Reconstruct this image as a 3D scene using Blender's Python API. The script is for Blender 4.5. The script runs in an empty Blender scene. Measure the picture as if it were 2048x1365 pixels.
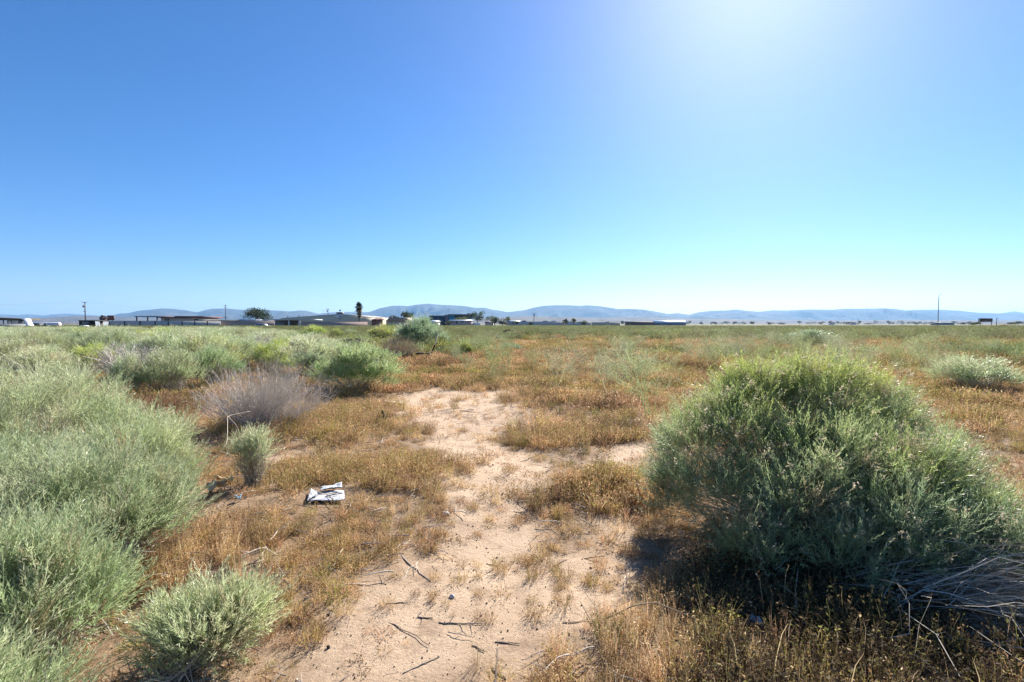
import bpy, math
import numpy as np
from mathutils import Vector

PI = math.pi
R = math.radians
S = bpy.context.scene
COL = S.collection
F = 967.0            # focal length in pixels of the 2048-wide photograph
CAMH = 1.6
PITCH = math.atan((682.5 - 648.0) / F)
SUN_AZ, SUN_EL = R(26.5), R(37)


# ------------------------------------------------------------------ camera maths
def ray(u, v):
    x, y = (u - 1024.0) / F, -(v - 682.5) / F
    cp, sp = math.cos(PITCH), math.sin(PITCH)
    return np.array([x, cp + y * sp, -sp + y * cp])


def gp(u, v):
    """pixel -> point on the ground"""
    d = ray(u, v)
    z = 0.
    for _ in range(8):
        t = (z - CAMH) / d[2]
        z = float(gh(d[0] * t, d[1] * t))
    return d[0] * t, d[1] * t


def at(u, v, Y):
    """pixel -> point at distance Y ahead"""
    d = ray(u, v)
    t = Y / d[1]
    return np.array([d[0] * t, Y, CAMH + d[2] * t])


def ux(u, Y):
    return float(at(u, 648, Y)[0])


def vz(v, Y):
    return float(at(1024, v, Y)[2])


# ------------------------------------------------------------------ object helpers
def tag(o, label=None, cat=None, group=None, kind=None):
    if label: o['label'] = label
    if cat: o['category'] = cat
    if group: o['group'] = group
    if kind: o['kind'] = kind
    return o


def empty(name, loc=(0, 0, 0), rz=0, label=None, cat=None, group=None):
    o = bpy.data.objects.new(name, None)
    o.location = loc
    o.rotation_euler = (0, 0, rz)
    o.empty_display_size = .2
    COL.objects.link(o)
    return tag(o, label, cat, group)


def link(name, me, parent=None, loc=None):
    o = bpy.data.objects.new(name, me)
    COL.objects.link(o)
    if parent: o.parent = parent
    if loc is not None: o.location = loc
    return o


def copy_tree(o, parent=None):
    c = o.copy()
    COL.objects.link(c)
    if parent: c.parent = parent
    for ch in list(o.children): copy_tree(ch, c)
    return c


def unit(a):
    return a / np.maximum(np.linalg.norm(a, axis=-1, keepdims=True), 1e-9)


class MB:
    """collects polygons in numpy arrays and links them as ONE mesh"""
    def __init__(s):
        s.V, s.C, s.Q, s.T, s.n = [], [], [], [], 0

    def _add(s, v, c):
        v = np.asarray(v, float).reshape(-1, 3)
        c = np.asarray(c, float)
        c = np.broadcast_to(c, (len(v), 3)) if c.ndim == 1 else c.reshape(-1, 3)
        s.V.append(v); s.C.append(c)
        k = s.n; s.n += len(v)
        return k

    def quads(s, v, c=(.5, .5, .5)):
        """v (n,4,3), c (3,) or (n,3)"""
        v = np.asarray(v, float); n = len(v)
        c = np.asarray(c, float)
        if c.ndim == 2: c = np.repeat(c, 4, axis=0)
        k = s._add(v, c)
        s.Q.append(np.arange(4 * n).reshape(n, 4) + k)

    def tris(s, v, c=(.5, .5, .5)):
        v = np.asarray(v, float); n = len(v)
        c = np.asarray(c, float)
        if c.ndim == 2: c = np.repeat(c, 3, axis=0)
        k = s._add(v, c)
        s.T.append(np.arange(3 * n).reshape(n, 3) + k)

    def mesh(s, v, quads=None, tris=None, c=(.5, .5, .5)):
        k = s._add(v, c)
        if quads is not None and len(quads): s.Q.append(np.asarray(quads).reshape(-1, 4) + k)
        if tris is not None and len(tris): s.T.append(np.asarray(tris).reshape(-1, 3) + k)

    def strands(s, P, w, c, rg):
        """ribbons: P (n,k,3), w (n,k) half widths, c (n,3)"""
        n, k, _ = P.shape
        d = unit(P[:, -1] - P[:, 0])
        side = unit(np.cross(d, rg.normal(size=(n, 3))))[:, None, :]
        a, b = P - side * w[:, :, None], P + side * w[:, :, None]
        v = np.stack([a, b], 2)                      # n,k,2,3
        base = (np.arange(n)[:, None] * (2 * k) + np.arange(k - 1)[None, :] * 2)
        q = np.stack([base, base + 1, base + 3, base + 2], -1).reshape(-1, 4)
        s.mesh(v.reshape(-1, 3), q, c=np.repeat(c, 2 * k, axis=0))

    def box(s, x0, x1, y0, y1, z0, z1, c=(.5, .5, .5)):
        v = [(x, y, z) for z in (z0, z1) for y in (y0, y1) for x in (x0, x1)]
        s.mesh(v, [(0, 2, 3, 1), (4, 5, 7, 6), (0, 1, 5, 4), (2, 6, 7, 3), (0, 4, 6, 2), (1, 3, 7, 5)], c=c)

    def prism(s, pts, y0, y1, c=(.5, .5, .5)):
        """outline in x-z, pushed along y"""
        n = len(pts)
        v = [(p[0], y0, p[1]) for p in pts] + [(p[0], y1, p[1]) for p in pts]
        q = [(i, (i + 1) % n, n + (i + 1) % n, n + i) for i in range(n)]
        t = []
        for i in range(1, n - 1):
            t += [(0, i + 1, i), (n, n + i, n + i + 1)]
        s.mesh(v, q, t, c)

    def tube(s, pts, rad, sides=6, c=(.5, .5, .5)):
        pts = np.asarray(pts, float); k = len(pts)
        rad = np.broadcast_to(np.asarray(rad, float), (k,))
        tan = unit(np.gradient(pts, axis=0))
        ref = np.array([0, 0, 1.]) if abs(tan[:, 2].mean()) < .8 else np.array([1., 0, 0])
        a = unit(np.cross(tan, ref)); b = np.cross(tan, a)
        th = np.arange(sides) * 2 * PI / sides
        v = pts[:, None] + rad[:, None, None] * (np.cos(th)[None, :, None] * a[:, None] + np.sin(th)[None, :, None] * b[:, None])
        v = v.reshape(-1, 3)
        q = [(i * sides + j, i * sides + (j + 1) % sides, (i + 1) * sides + (j + 1) % sides, (i + 1) * sides + j)
             for i in range(k - 1) for j in range(sides)]
        v = np.concatenate([v, pts[:1], pts[-1:]])
        e0, e1 = len(v) - 2, len(v) - 1
        t = [(e0, (j + 1) % sides, j) for j in range(sides)] + [(e1, (k - 1) * sides + j, (k - 1) * sides + (j + 1) % sides) for j in range(sides)]
        s.mesh(v, q, t, c)

    def data(s, name, mat, smooth=False):
        me = bpy.data.meshes.new(name)
        V = np.concatenate(s.V); C = np.concatenate(s.C)
        Q = np.concatenate(s.Q) if s.Q else np.zeros((0, 4), int)
        T = np.concatenate(s.T) if s.T else np.zeros((0, 3), int)
        me.vertices.add(len(V)); me.vertices.foreach_set('co', V.astype(np.float32).ravel())
        nl = Q.size + T.size
        me.loops.add(nl); me.loops.foreach_set('vertex_index', np.concatenate([Q.ravel(), T.ravel()]).astype(np.int32))
        me.polygons.add(len(Q) + len(T))
        st = np.concatenate([np.arange(len(Q)) * 4, Q.size + np.arange(len(T)) * 3]).astype(np.int32)
        me.polygons.foreach_set('loop_start', st)
        if smooth: me.polygons.foreach_set('use_smooth', np.ones(len(Q) + len(T), bool))
        me.update(calc_edges=True)
        at_ = me.color_attributes.new('col', 'FLOAT_COLOR', 'POINT')
        at_.data.foreach_set('color', np.concatenate([C, np.ones((len(C), 1))], 1).astype(np.float32).ravel())
        me.materials.append(mat)
        return me

    def build(s, name, mat, parent=None, smooth=False):
        return link(name, s.data(name, mat, smooth), parent)


# ------------------------------------------------------------------ materials
def new_mat(name):
    m = bpy.data.materials.new(name)
    m.use_nodes = True
    nt = m.node_tree
    nt.nodes.clear()
    out = nt.nodes.new('ShaderNodeOutputMaterial')
    return m, nt, out


def N(nt, t, **kw):
    n = nt.nodes.new(t)
    for k, v in kw.items():
        if k in n.inputs: n.inputs[k].default_value = v
        else: setattr(n, k, v)
    return n


def plant_mat(name, transl=.35, rough=.6, spec=.25, vary=.25, hue=.02):
    m, nt, out = new_mat(name)
    L = nt.links.new
    a = N(nt, 'ShaderNodeAttribute', attribute_name='col')
    oi = N(nt, 'ShaderNodeObjectInfo')
    hs = N(nt, 'ShaderNodeHueSaturation')
    mr = N(nt, 'ShaderNodeMapRange'); mr.inputs['To Min'].default_value = 1 - vary; mr.inputs['To Max'].default_value = 1 + vary
    L(oi.outputs['Random'], mr.inputs['Value']); L(mr.outputs[0], hs.inputs['Value'])
    mr2 = N(nt, 'ShaderNodeMapRange'); mr2.inputs['To Min'].default_value = .5 - hue; mr2.inputs['To Max'].default_value = .5 + hue
    wn = N(nt, 'ShaderNodeTexWhiteNoise', noise_dimensions='1D')
    L(oi.outputs['Random'], wn.inputs['W']); L(wn.outputs['Value'], mr2.inputs['Value']); L(mr2.outputs[0], hs.inputs['Hue'])
    L(a.outputs['Color'], hs.inputs['Color'])
    p = N(nt, 'ShaderNodeBsdfPrincipled', Roughness=rough)
    p.inputs['Specular IOR Level'].default_value = spec
    t = N(nt, 'ShaderNodeBsdfTranslucent')
    mx = N(nt, 'ShaderNodeMixShader'); mx.inputs[0].default_value = transl
    L(hs.outputs[0], p.inputs['Base Color']); L(hs.outputs[0], t.inputs['Color'])
    L(p.outputs[0], mx.inputs[1]); L(t.outputs[0], mx.inputs[2]); L(mx.outputs[0], out.inputs[0])
    return m


def solid(name, col, rough=.7, noise=.12, scale=1.5, metal=0., spec=.4, bump=0.):
    """painted / built surface with mottled wear"""
    m, nt, out = new_mat(name)
    L = nt.links.new
    tc = N(nt, 'ShaderNodeTexCoord')
    nz = N(nt, 'ShaderNodeTexNoise', Scale=scale, Detail=5.0)
    L(tc.outputs['Object'], nz.inputs['Vector'])
    rp = N(nt, 'ShaderNodeMixRGB')
    rp.inputs[1].default_value = (*[c * (1 - noise) for c in col], 1)
    rp.inputs[2].default_value = (*[min(1, c * (1 + noise)) for c in col], 1)
    L(nz.outputs['Fac'], rp.inputs[0])
    p = N(nt, 'ShaderNodeBsdfPrincipled', Roughness=rough, Metallic=metal)
    p.inputs['Specular IOR Level'].default_value = spec
    L(rp.outputs[0], p.inputs['Base Color'])
    if bump:
        b = N(nt, 'ShaderNodeBump', Strength=bump); b.inputs['Distance'].default_value = .02
        n2 = N(nt, 'ShaderNodeTexNoise', Scale=scale * 6, Detail=6.0)
        L(tc.outputs['Object'], n2.inputs['Vector']); L(n2.outputs['Fac'], b.inputs['Height']); L(b.outputs[0], p.inputs['Normal'])
    L(p.outputs[0], out.inputs[0])
    return m


M_LEAF = plant_mat('rabbitbrush_leaf', .45, .40, .5, .14, .012)
M_WEED = plant_mat('weed_green', .48, .6, .25, .22, .02)
M_DRY = plant_mat('dry_grass_blade', .40, .7, .2, .42, .014)
M_STEM = plant_mat('bare_stem', .06, .8, .2, .12, .008)
M_TREE = plant_mat('tree_leaf', .25, .6, .25, .06, .01)
M_BARK = solid('bark', (.13, .10, .075), .9, .35, 6, bump=.4)
M_STICK = plant_mat('weathered_wood', .0, .85, .2, .25, .01)


# ------------------------------------------------------------------ world, sun, camera
def setup():
    w = bpy.data.worlds.new('World'); S.world = w; w.use_nodes = True
    nt = w.node_tree; bg = nt.nodes['Background']
    sky = nt.nodes.new('ShaderNodeTexSky'); sky.sky_type = 'NISHITA'; sky.sun_disc = False
    sky.sun_elevation = SUN_EL; sky.sun_rotation = SUN_AZ
    sky.altitude = 700; sky.air_density = 1.0; sky.dust_density = .68; sky.ozone_density = 7.5
    hs = nt.nodes.new('ShaderNodeHueSaturation'); hs.inputs['Saturation'].default_value = 1.15
    nt.links.new(sky.outputs[0], hs.inputs['Color']); wb = nt.nodes.new('ShaderNodeMixRGB'); wb.blend_type = 'MULTIPLY'; wb.inputs[0].default_value = 1; wb.inputs[2].default_value = (1, .955, .985, 1)
    nt.links.new(hs.outputs[0], wb.inputs[1]); nt.links.new(wb.outputs[0], bg.inputs[0]); bg.inputs[1].default_value = .064
    l = bpy.data.lights.new('sun', 'SUN'); l.energy = 4.8; l.angle = R(.53); l.color = (1, .955, .88)
    o = bpy.data.objects.new('sun', l); COL.objects.link(o)
    d = Vector((math.sin(SUN_AZ) * math.cos(SUN_EL), math.cos(SUN_AZ) * math.cos(SUN_EL), math.sin(SUN_EL)))
    o.rotation_euler = d.to_track_quat('Z', 'Y').to_euler()
    o.location = d * 40
    cam = bpy.data.cameras.new('camera'); cam.sensor_width = 36; cam.lens = F / 2048 * 36
    cam.clip_start = .05; cam.clip_end = 60000
    c = bpy.data.objects.new('camera', cam); COL.objects.link(c)
    c.location = (0, 0, CAMH); c.rotation_euler = (PI / 2 - PITCH, 0, 0)
    S.camera = c
    vs = S.view_settings
    vs.view_transform = 'Standard'; vs.look = 'None'; vs.exposure = 1.32; vs.gamma = 1
    cy = S.cycles
    cy.max_bounces = 6; cy.diffuse_bounces = 4; cy.glossy_bounces = 2; cy.transmission_bounces = 3; cy.transparent_max_bounces = 4
    cy.volume_bounces = 0
    cy.use_denoising = True; cy.denoiser = 'OPENIMAGEDENOISE'; cy.denoising_input_passes = 'RGB_ALBEDO_NORMAL'; cy.denoising_prefilter = 'NONE'
    cy.sample_clamp_indirect = 4
    S.render.use_persistent_data = False


setup()


# ------------------------------------------------------------------ ground
def gh(x, y):
    """ground height: gentle undulation, flattening with distance"""
    x = np.asarray(x, float); y = np.asarray(y, float)
    f = 1 / (1 + ((x * x + y * y) / 1600.) ** 1.5)
    h = (.030 * np.sin(1.1 * x + .6 * y + 1) + .026 * np.sin(.8 * x - 1.4 * y + 2.2)
         + .013 * np.sin(3.1 * x + 2.3 * y + .4) * np.cos(2.2 * x - 2.9 * y) + .006 * np.sin(7.3 * x - 4 * y) * np.sin(6.1 * y + 3 * x))
    h = h + .10 * np.exp(-((x - 2.7) ** 2 / 2.0 + (y - 4.3) ** 2 / 1.2)) + .10 * np.exp(-((x + 3.2) ** 2 / 2.5 + (y - 3.6) ** 2 / 2.))
    h = h + .06 * np.exp(-((x - .55) ** 2 / .5 + (y - 4.6) ** 2 / .12)) + .06 * np.exp(-((x + .9) ** 2 / .8 + (y - 4.9) ** 2 / .6))
    return h * f


def poly_world(px):
    return np.array([gp(u, v) for u, v in px])


def inside_soft(P, x, y):
    """signed distance to a polygon in metres, positive inside"""
    x = np.asarray(x, float); y = np.asarray(y, float)
    ins = np.zeros(x.shape, bool); dist = np.full(x.shape, 1e9)
    for i in range(len(P)):
        (x0, y0), (x1, y1) = P[i], P[(i + 1) % len(P)]
        c = ((y0 > y) != (y1 > y)) & (x < (x1 - x0) * (y - y0) / (y1 - y0 + 1e-12) + x0)
        ins ^= c
        dx, dy = x1 - x0, y1 - y0
        t = np.clip(((x - x0) * dx + (y - y0) * dy) / (dx * dx + dy * dy + 1e-12), 0, 1)
        dist = np.minimum(dist, np.hypot(x - x0 - t * dx, y - y0 - t * dy))
    return np.where(ins, dist, -dist)


PATH = poly_world([(470, 1400), (640, 1215), (760, 1150), (830, 1085), (900, 1000), (890, 930), (860, 870), (800, 835), (760, 815), (790, 790),
                   (880, 778), (960, 785), (1020, 778), (1050, 800), (1030, 840), (1000, 880), (1040, 905), (1090, 930), (1090, 990), (1060, 1040),
                   (1120, 1090), (1230, 1060), (1300, 1090), (1290, 1180), (1230, 1230), (1140, 1270), (1090, 1400)])
BARE = [poly_world(p) for p in ([(1190, 890), (1320, 885), (1340, 930), (1240, 935)], [(535, 915), (585, 915), (600, 960), (545, 975)],
                                [(1900, 1240), (2048, 1190), (2048, 1400), (1880, 1400)])]


def vnoise(x, y, s, seed=0):
    """cheap smooth value noise in 0..1"""
    x = np.asarray(x, float) * s + seed * 17.3; y = np.asarray(y, float) * s + seed * 9.1
    xi, yi = np.floor(x), np.floor(y); fx, fy = x - xi, y - yi
    fx = fx * fx * (3 - 2 * fx); fy = fy * fy * (3 - 2 * fy)
    h = lambda a, b: np.modf(np.abs(np.sin(a * 127.1 + b * 311.7 + seed * 74.7) * 43758.5453))[0]
    return (h(xi, yi) * (1 - fx) + h(xi + 1, yi) * fx) * (1 - fy) + (h(xi, yi + 1) * (1 - fx) + h(xi + 1, yi + 1) * fx) * fy


def cover(x, y):
    """0 = bare sand, 1 = closed dry growth"""
    sd = inside_soft(PATH, x, y)
    for b in BARE: sd = np.maximum(sd, inside_soft(b, x, y))
    n = vnoise(x, y, 2.3, 1) * .6 + vnoise(x, y, 6.1, 2) * .4
    w = np.clip(np.hypot(x, y) / 12, .6, 2)
    return np.clip(.56 - sd / (.50 * w) + (n - .5) * 2.0, .0, 1)


def ground_mat():
    m, nt, out = new_mat('desert_ground')
    L = nt.links.new
    geo = N(nt, 'ShaderNodeNewGeometry')
    a = N(nt, 'ShaderNodeAttribute', attribute_name='col')   # R: cover, G: far field tint
    sep = N(nt, 'ShaderNodeSeparateColor'); L(a.outputs['Color'], sep.inputs[0])

    def noise(scale, detail=6., rough=.6):
        n = N(nt, 'ShaderNodeTexNoise', Scale=scale, Detail=detail, Roughness=rough); L(geo.outputs['Position'], n.inputs['Vector']); return n

    def ramp(src, pts):
        r = N(nt, 'ShaderNodeValToRGB'); e = r.color_ramp.elements
        while len(e) < len(pts): e.new(.5)
        for q, (p, c) in zip(e, pts): q.position = p; q.color = (*c, 1)
        L(src, r.inputs[0]); return r

    def mix(f, a_, b_, mode='MIX'):
        x = N(nt, 'ShaderNodeMixRGB', blend_type=mode)
        if isinstance(f, float): x.inputs[0].default_value = f
        else: L(f, x.inputs[0])
        L(a_, x.inputs[1]); L(b_, x.inputs[2]); return x.outputs[0]
    sand = ramp(noise(2.2).outputs['Fac'], [(.3, (.42, .298, .196)), (.7, (.53, .392, .270))])
    fine = ramp(noise(130, 5., .75).outputs['Fac'], [(.30, (.50, .47, .44)), (.5, (1, 1, 1)), (.72, (1.25, 1.22, 1.2))])
    c = mix(.8, sand.outputs[0], fine.outputs[0], 'MULTIPLY')
    vo = N(nt, 'ShaderNodeTexVoronoi', Scale=75.); vo.inputs['Randomness'].default_value = 1; L(geo.outputs['Position'], vo.inputs['Vector'])
    spk = ramp(vo.outputs['Distance'], [(.10, (1, 1, 1)), (.16, (0, 0, 0))])
    clus = ramp(noise(5, 4.).outputs['Fac'], [(.42, (0, 0, 0)), (.62, (1, 1, 1))])
    sm = mix(1., spk.outputs[0], clus.outputs[0], 'MULTIPLY')
    dark = N(nt, 'ShaderNodeRGB'); dark.outputs[0].default_value = (.10, .075, .055, 1)
    c = mix(sm, c, dark.outputs[0])
    for sc_, thr, nsc in ((62., .16, 9.), (36., .10, 7.), (17., .05, 3.)):
        vo = N(nt, 'ShaderNodeTexVoronoi', Scale=sc_); L(geo.outputs['Position'], vo.inputs['Vector'])
        spk = ramp(vo.outputs['Distance'], [(thr, (1, 1, 1)), (thr + .05, (0, 0, 0))])
        pk = N(nt, 'ShaderNodeSeparateColor'); L(vo.outputs['Color'], pk.inputs[0])
        sel = ramp(pk.outputs[0], [(.50, (0, 0, 0)), (.53, (1, 1, 1))])
        cl2 = ramp(noise(nsc, 4.).outputs['Fac'], [(.38, (.15, .15, .15)), (.60, (1, 1, 1))])
        sm = mix(1., mix(1., spk.outputs[0], sel.outputs[0], 'MULTIPLY'), cl2.outputs[0], 'MULTIPLY')
        stone = ramp(pk.outputs[1], [(.0, (.09, .065, .05)), (.45, (.16, .115, .085)), (.75, (.30, .23, .17)), (1., (.52, .45, .37))])
        c = mix(sm, c, stone.outputs[0])
    duff = ramp(noise(3.3, 8., .72).outputs['Fac'], [(.50, (0, 0, 0)), (.64, (.75, .75, .75))])
    dcol = ramp(noise(70, 6., .75).outputs['Fac'], [(.3, (.10, .065, .045)), (.5, (.25, .165, .105)), (.7, (.42, .30, .20))])
    c = mix(duff.outputs[0], c, dcol.outputs[0])
    lit = ramp(noise(38, 6., .7).outputs['Fac'], [(.3, (.11, .070, .040)), (.55, (.25, .165, .098)), (.75, (.39, .285, .185))])
    lf = N(nt, 'ShaderNodeMath', operation='MULTIPLY_ADD'); lf.inputs[1].default_value = .9; lf.inputs[2].default_value = -.1
    lf.use_clamp = True
    nadd = N(nt, 'ShaderNodeMath', operation='MULTIPLY_ADD'); L(noise(14).outputs['Fac'], nadd.inputs[0]); nadd.inputs[1].default_value = .5
    L(sep.outputs[0], nadd.inputs[2]); sub = N(nt, 'ShaderNodeMath', operation='SUBTRACT'); L(nadd.outputs[0], sub.inputs[0]); sub.inputs[1].default_value = .22
    L(sub.outputs[0], lf.inputs[0])
    c = mix(lf.outputs[0], c, lit.outputs[0])
    far = ramp(noise(.05, 6.).outputs['Fac'], [(.35, (.17, .115, .065)), (.5, (.15, .125, .065)), (.65, (.10, .115, .055))])
    c = mix(sep.outputs[1], c, far.outputs[0])
    p = N(nt, 'ShaderNodeBsdfPrincipled', Roughness=.92); p.inputs['Specular IOR Level'].default_value = .15
    L(c, p.inputs['Base Color'])
    h = mix(.6, noise(34, 10., .78).outputs['Fac'], noise(4.5, 8., .65).outputs['Fac'])
    b = N(nt, 'ShaderNodeBump', Strength=.65); b.inputs['Distance'].default_value = .06
    L(h, b.inputs['Height']); L(b.outputs[0], p.inputs['Normal'])
    L(p.outputs[0], out.inputs[0])
    return m


def make_ground():
    sx = np.sinh(np.linspace(-1, 1, 641) * math.asinh(16000 / 3.)) * 3.
    ys = np.sinh(np.linspace(-math.asinh(40 / 3.), math.asinh(16000 / 3.), 521)) * 3. + 2.0
    X, Y = np.meshgrid(sx, ys)
    Z = gh(X, Y)
    near = (np.abs(X) < 80) & (np.abs(Y) < 120)
    cv = np.where(near, 0, .8)
    cv[near] = cover(X[near], Y[near])
    far = np.clip((np.hypot(X, Y) - 18) / 50, 0, 1)
    ny, nx = X.shape
    idx = np.arange(ny * nx).reshape(ny, nx)
    q = np.stack([idx[:-1, :-1], idx[:-1, 1:], idx[1:, 1:], idx[1:, :-1]], -1).reshape(-1, 4)
    mb = MB()
    mb.mesh(np.stack([X, Y, Z], -1), q, c=np.stack([cv, far, np.zeros_like(cv)], -1))
    o = mb.build('ground', ground_mat(), smooth=True)
    tag(o, 'sandy desert ground with a bare trail leading away', kind='structure')


make_ground()


# ------------------------------------------------------------------ stuff scattered by instances
def instancer(name, label, cat, pts, rot, scl, idx, variants, group=None):
    n = len(pts)
    me = bpy.data.meshes.new(name)
    me.vertices.add(n); me.vertices.foreach_set('co', np.asarray(pts, np.float32).ravel())
    for nm, typ, arr in (('rot', 'FLOAT_VECTOR', rot), ('scl', 'FLOAT_VECTOR', scl), ('idx', 'INT', idx)):
        a = me.attributes.new(nm, typ, 'POINT')
        if typ == 'INT': a.data.foreach_set('value', np.asarray(arr, np.int32))
        else: a.data.foreach_set('vector', np.asarray(arr, np.float32).ravel())
    o = link(name, me)
    tag(o, label, cat, group, 'stuff')
    g = bpy.data.node_groups.new(name + '_scatter', 'GeometryNodeTree')
    g.interface.new_socket('Geometry', in_out='INPUT', socket_type='NodeSocketGeometry')
    g.interface.new_socket('Geometry', in_out='OUTPUT', socket_type='NodeSocketGeometry')
    gi, go = g.nodes.new('NodeGroupInput'), g.nodes.new('NodeGroupOutput')
    iop = g.nodes.new('GeometryNodeInstanceOnPoints')
    iop.inputs['Pick Instance'].default_value = True
    join = g.nodes.new('GeometryNodeJoinGeometry')
    for vme in reversed(variants):
        t = bpy.data.objects.new('template', vme)      # never linked to the scene
        oi = g.nodes.new('GeometryNodeObjectInfo'); oi.inputs['Object'].default_value = t; oi.inputs['As Instance'].default_value = True
        g.links.new(oi.outputs['Geometry'], join.inputs[0])

    def attr(nm, dt):
        a = g.nodes.new('GeometryNodeInputNamedAttribute'); a.data_type = dt; a.inputs['Name'].default_value = nm; return a.outputs['Attribute']
    e2r = g.nodes.new('FunctionNodeEulerToRotation')
    g.links.new(attr('rot', 'FLOAT_VECTOR'), e2r.inputs[0])
    g.links.new(gi.outputs[0], iop.inputs['Points']); g.links.new(join.outputs[0], iop.inputs['Instance'])
    g.links.new(attr('idx', 'INT'), iop.inputs['Instance Index'])
    g.links.new(e2r.outputs[0], iop.inputs['Rotation'])
    g.links.new(attr('scl', 'FLOAT_VECTOR'), iop.inputs['Scale'])
    g.links.new(iop.outputs[0], go.inputs[0])
    md = o.modifiers.new('scatter', 'NODES'); md.node_group = g
    return o


# ---- templates
DRYUP = np.array([1.33, 1.32, 1.30])
def tuft_mesh(seed, n, rad, hgt, cols, w=.0011, leaflets=0, lean=.8, leafl=.012):
    """a clump of fine dry stems; leaflets > 0 gives it the small crumbled leaves of dried filaree"""
    rg = np.random.default_rng(seed); mb = MB()
    th = rg.uniform(0, 2 * PI, n); r = rad * .35 * np.sqrt(rg.random(n))
    b = np.stack([r * np.cos(th), r * np.sin(th), np.full(n, -.01)], 1)
    out = np.stack([np.cos(th + rg.normal(0, .5, n)), np.sin(th + rg.normal(0, .5, n)), np.zeros(n)], 1)
    L = hgt * rg.uniform(.45, 1.1, n)
    ln = lean * rg.uniform(.1, 1.2, n)
    e = b + out * (rad * ln)[:, None] * .8 + np.array([0, 0, 1.]) * (L * np.clip(1.1 - .55 * ln, .15, 1))[:, None]
    m_ = b * .5 + e * .5 + np.array([0, 0, 1.]) * (.22 * L)[:, None] + rg.normal(0, .06 * hgt, (n, 3))
    t = np.linspace(0, 1, 4)[None, :, None]
    P = (1 - t) ** 2 * b[:, None] + 2 * t * (1 - t) * m_[:, None] + t ** 2 * e[:, None]
    cols = np.asarray(cols, float) * DRYUP
    c = cols[rg.integers(0, len(cols), n)] * rg.uniform(.7, 1.3, (n, 1))
    mb.strands(P, np.array([1, .9, .7, .25])[None] * w * rg.uniform(.7, 1.4, (n, 1)), c, rg)
    if leaflets:
        M = leaflets
        tt = rg.uniform(.3, 1., (n, M, 1))
        pb = (1 - tt) ** 2 * b[:, None] + 2 * tt * (1 - tt) * m_[:, None] + tt ** 2 * e[:, None]
        pb = pb.reshape(-1, 3)
        d = unit(rg.normal(size=(n * M, 3)) + np.array([0, 0, .5]))
        s = unit(np.cross(d, rg.normal(size=(n * M, 3))))
        l = leafl * rg.uniform(.5, 1.6, (n * M, 1))
        v = np.stack([pb, pb + d * l * .5 + s * l * .22, pb + d * l, pb + d * l * .5 - s * l * .22], 1)
        cc = cols[rg.integers(0, len(cols), n * M)] * rg.uniform(.65, 1.35, (n * M, 1))
        mb.quads(v, cc)
    return mb.data('dry_tuft', M_DRY)


RED = [(0.323, 0.184, 0.095), (0.257, 0.146, 0.078), (0.380, 0.254, 0.140), (0.228, 0.151, 0.078)]
BRN = [(.30, .185, .085), (.24, .15, .06), (.36, .235, .12), (.25, .19, .06), (.21, .19, .05)]
STR = [(.48, .36, .21), (.40, .28, .15), (.54, .42, .27), (.36, .22, .11)]
OLV = [(.22, .20, .06), (.27, .23, .075), (.17, .18, .05), (.32, .21, .09)]
GRN = [(.13, .175, .05), (.17, .20, .06), (.21, .215, .07)]
ORG = [(.40, .235, .12), (.345, .20, .10), (.46, .31, .17)]

T_FIL = [tuft_mesh(10, 70, .16, .15, RED + BRN + STR[:1], .0011, 4), tuft_mesh(11, 70, .18, .18, BRN + STR[:2], .0011, 4), tuft_mesh(12, 60, .15, .13, RED + STR[:2], .0011, 4),
         tuft_mesh(13, 60, .14, .20, BRN + OLV + STR[:1], .0012, 4), tuft_mesh(14, 60, .16, .15, STR + RED[:2], .0011, 4), tuft_mesh(15, 60, .14, .16, OLV + BRN[:2] + GRN[:1], .0012, 5)]
T_SMALL = [tuft_mesh(20, 26, .07, .06, ORG + STR[:2], .0009, 3, 1., .008), tuft_mesh(21, 22, .06, .05, ORG + RED, .0009, 3, 1.1, .008),
           tuft_mesh(22, 26, .07, .07, STR + BRN, .0009, 3, 1., .008), tuft_mesh(23, 18, .05, .04, RED + STR, .0009, 4, 1.2, .008)]
T_STRAW = [tuft_mesh(30, 34, .13, .32, STR + RED[:1], .0010, 2, .6, .010), tuft_mesh(31, 30, .12, .26, STR + ORG[:1], .0010, 2, .7, .010),
           tuft_mesh(32, 26, .15, .36, STR + OLV[:1], .0011, 3, .7, .012)]


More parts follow.
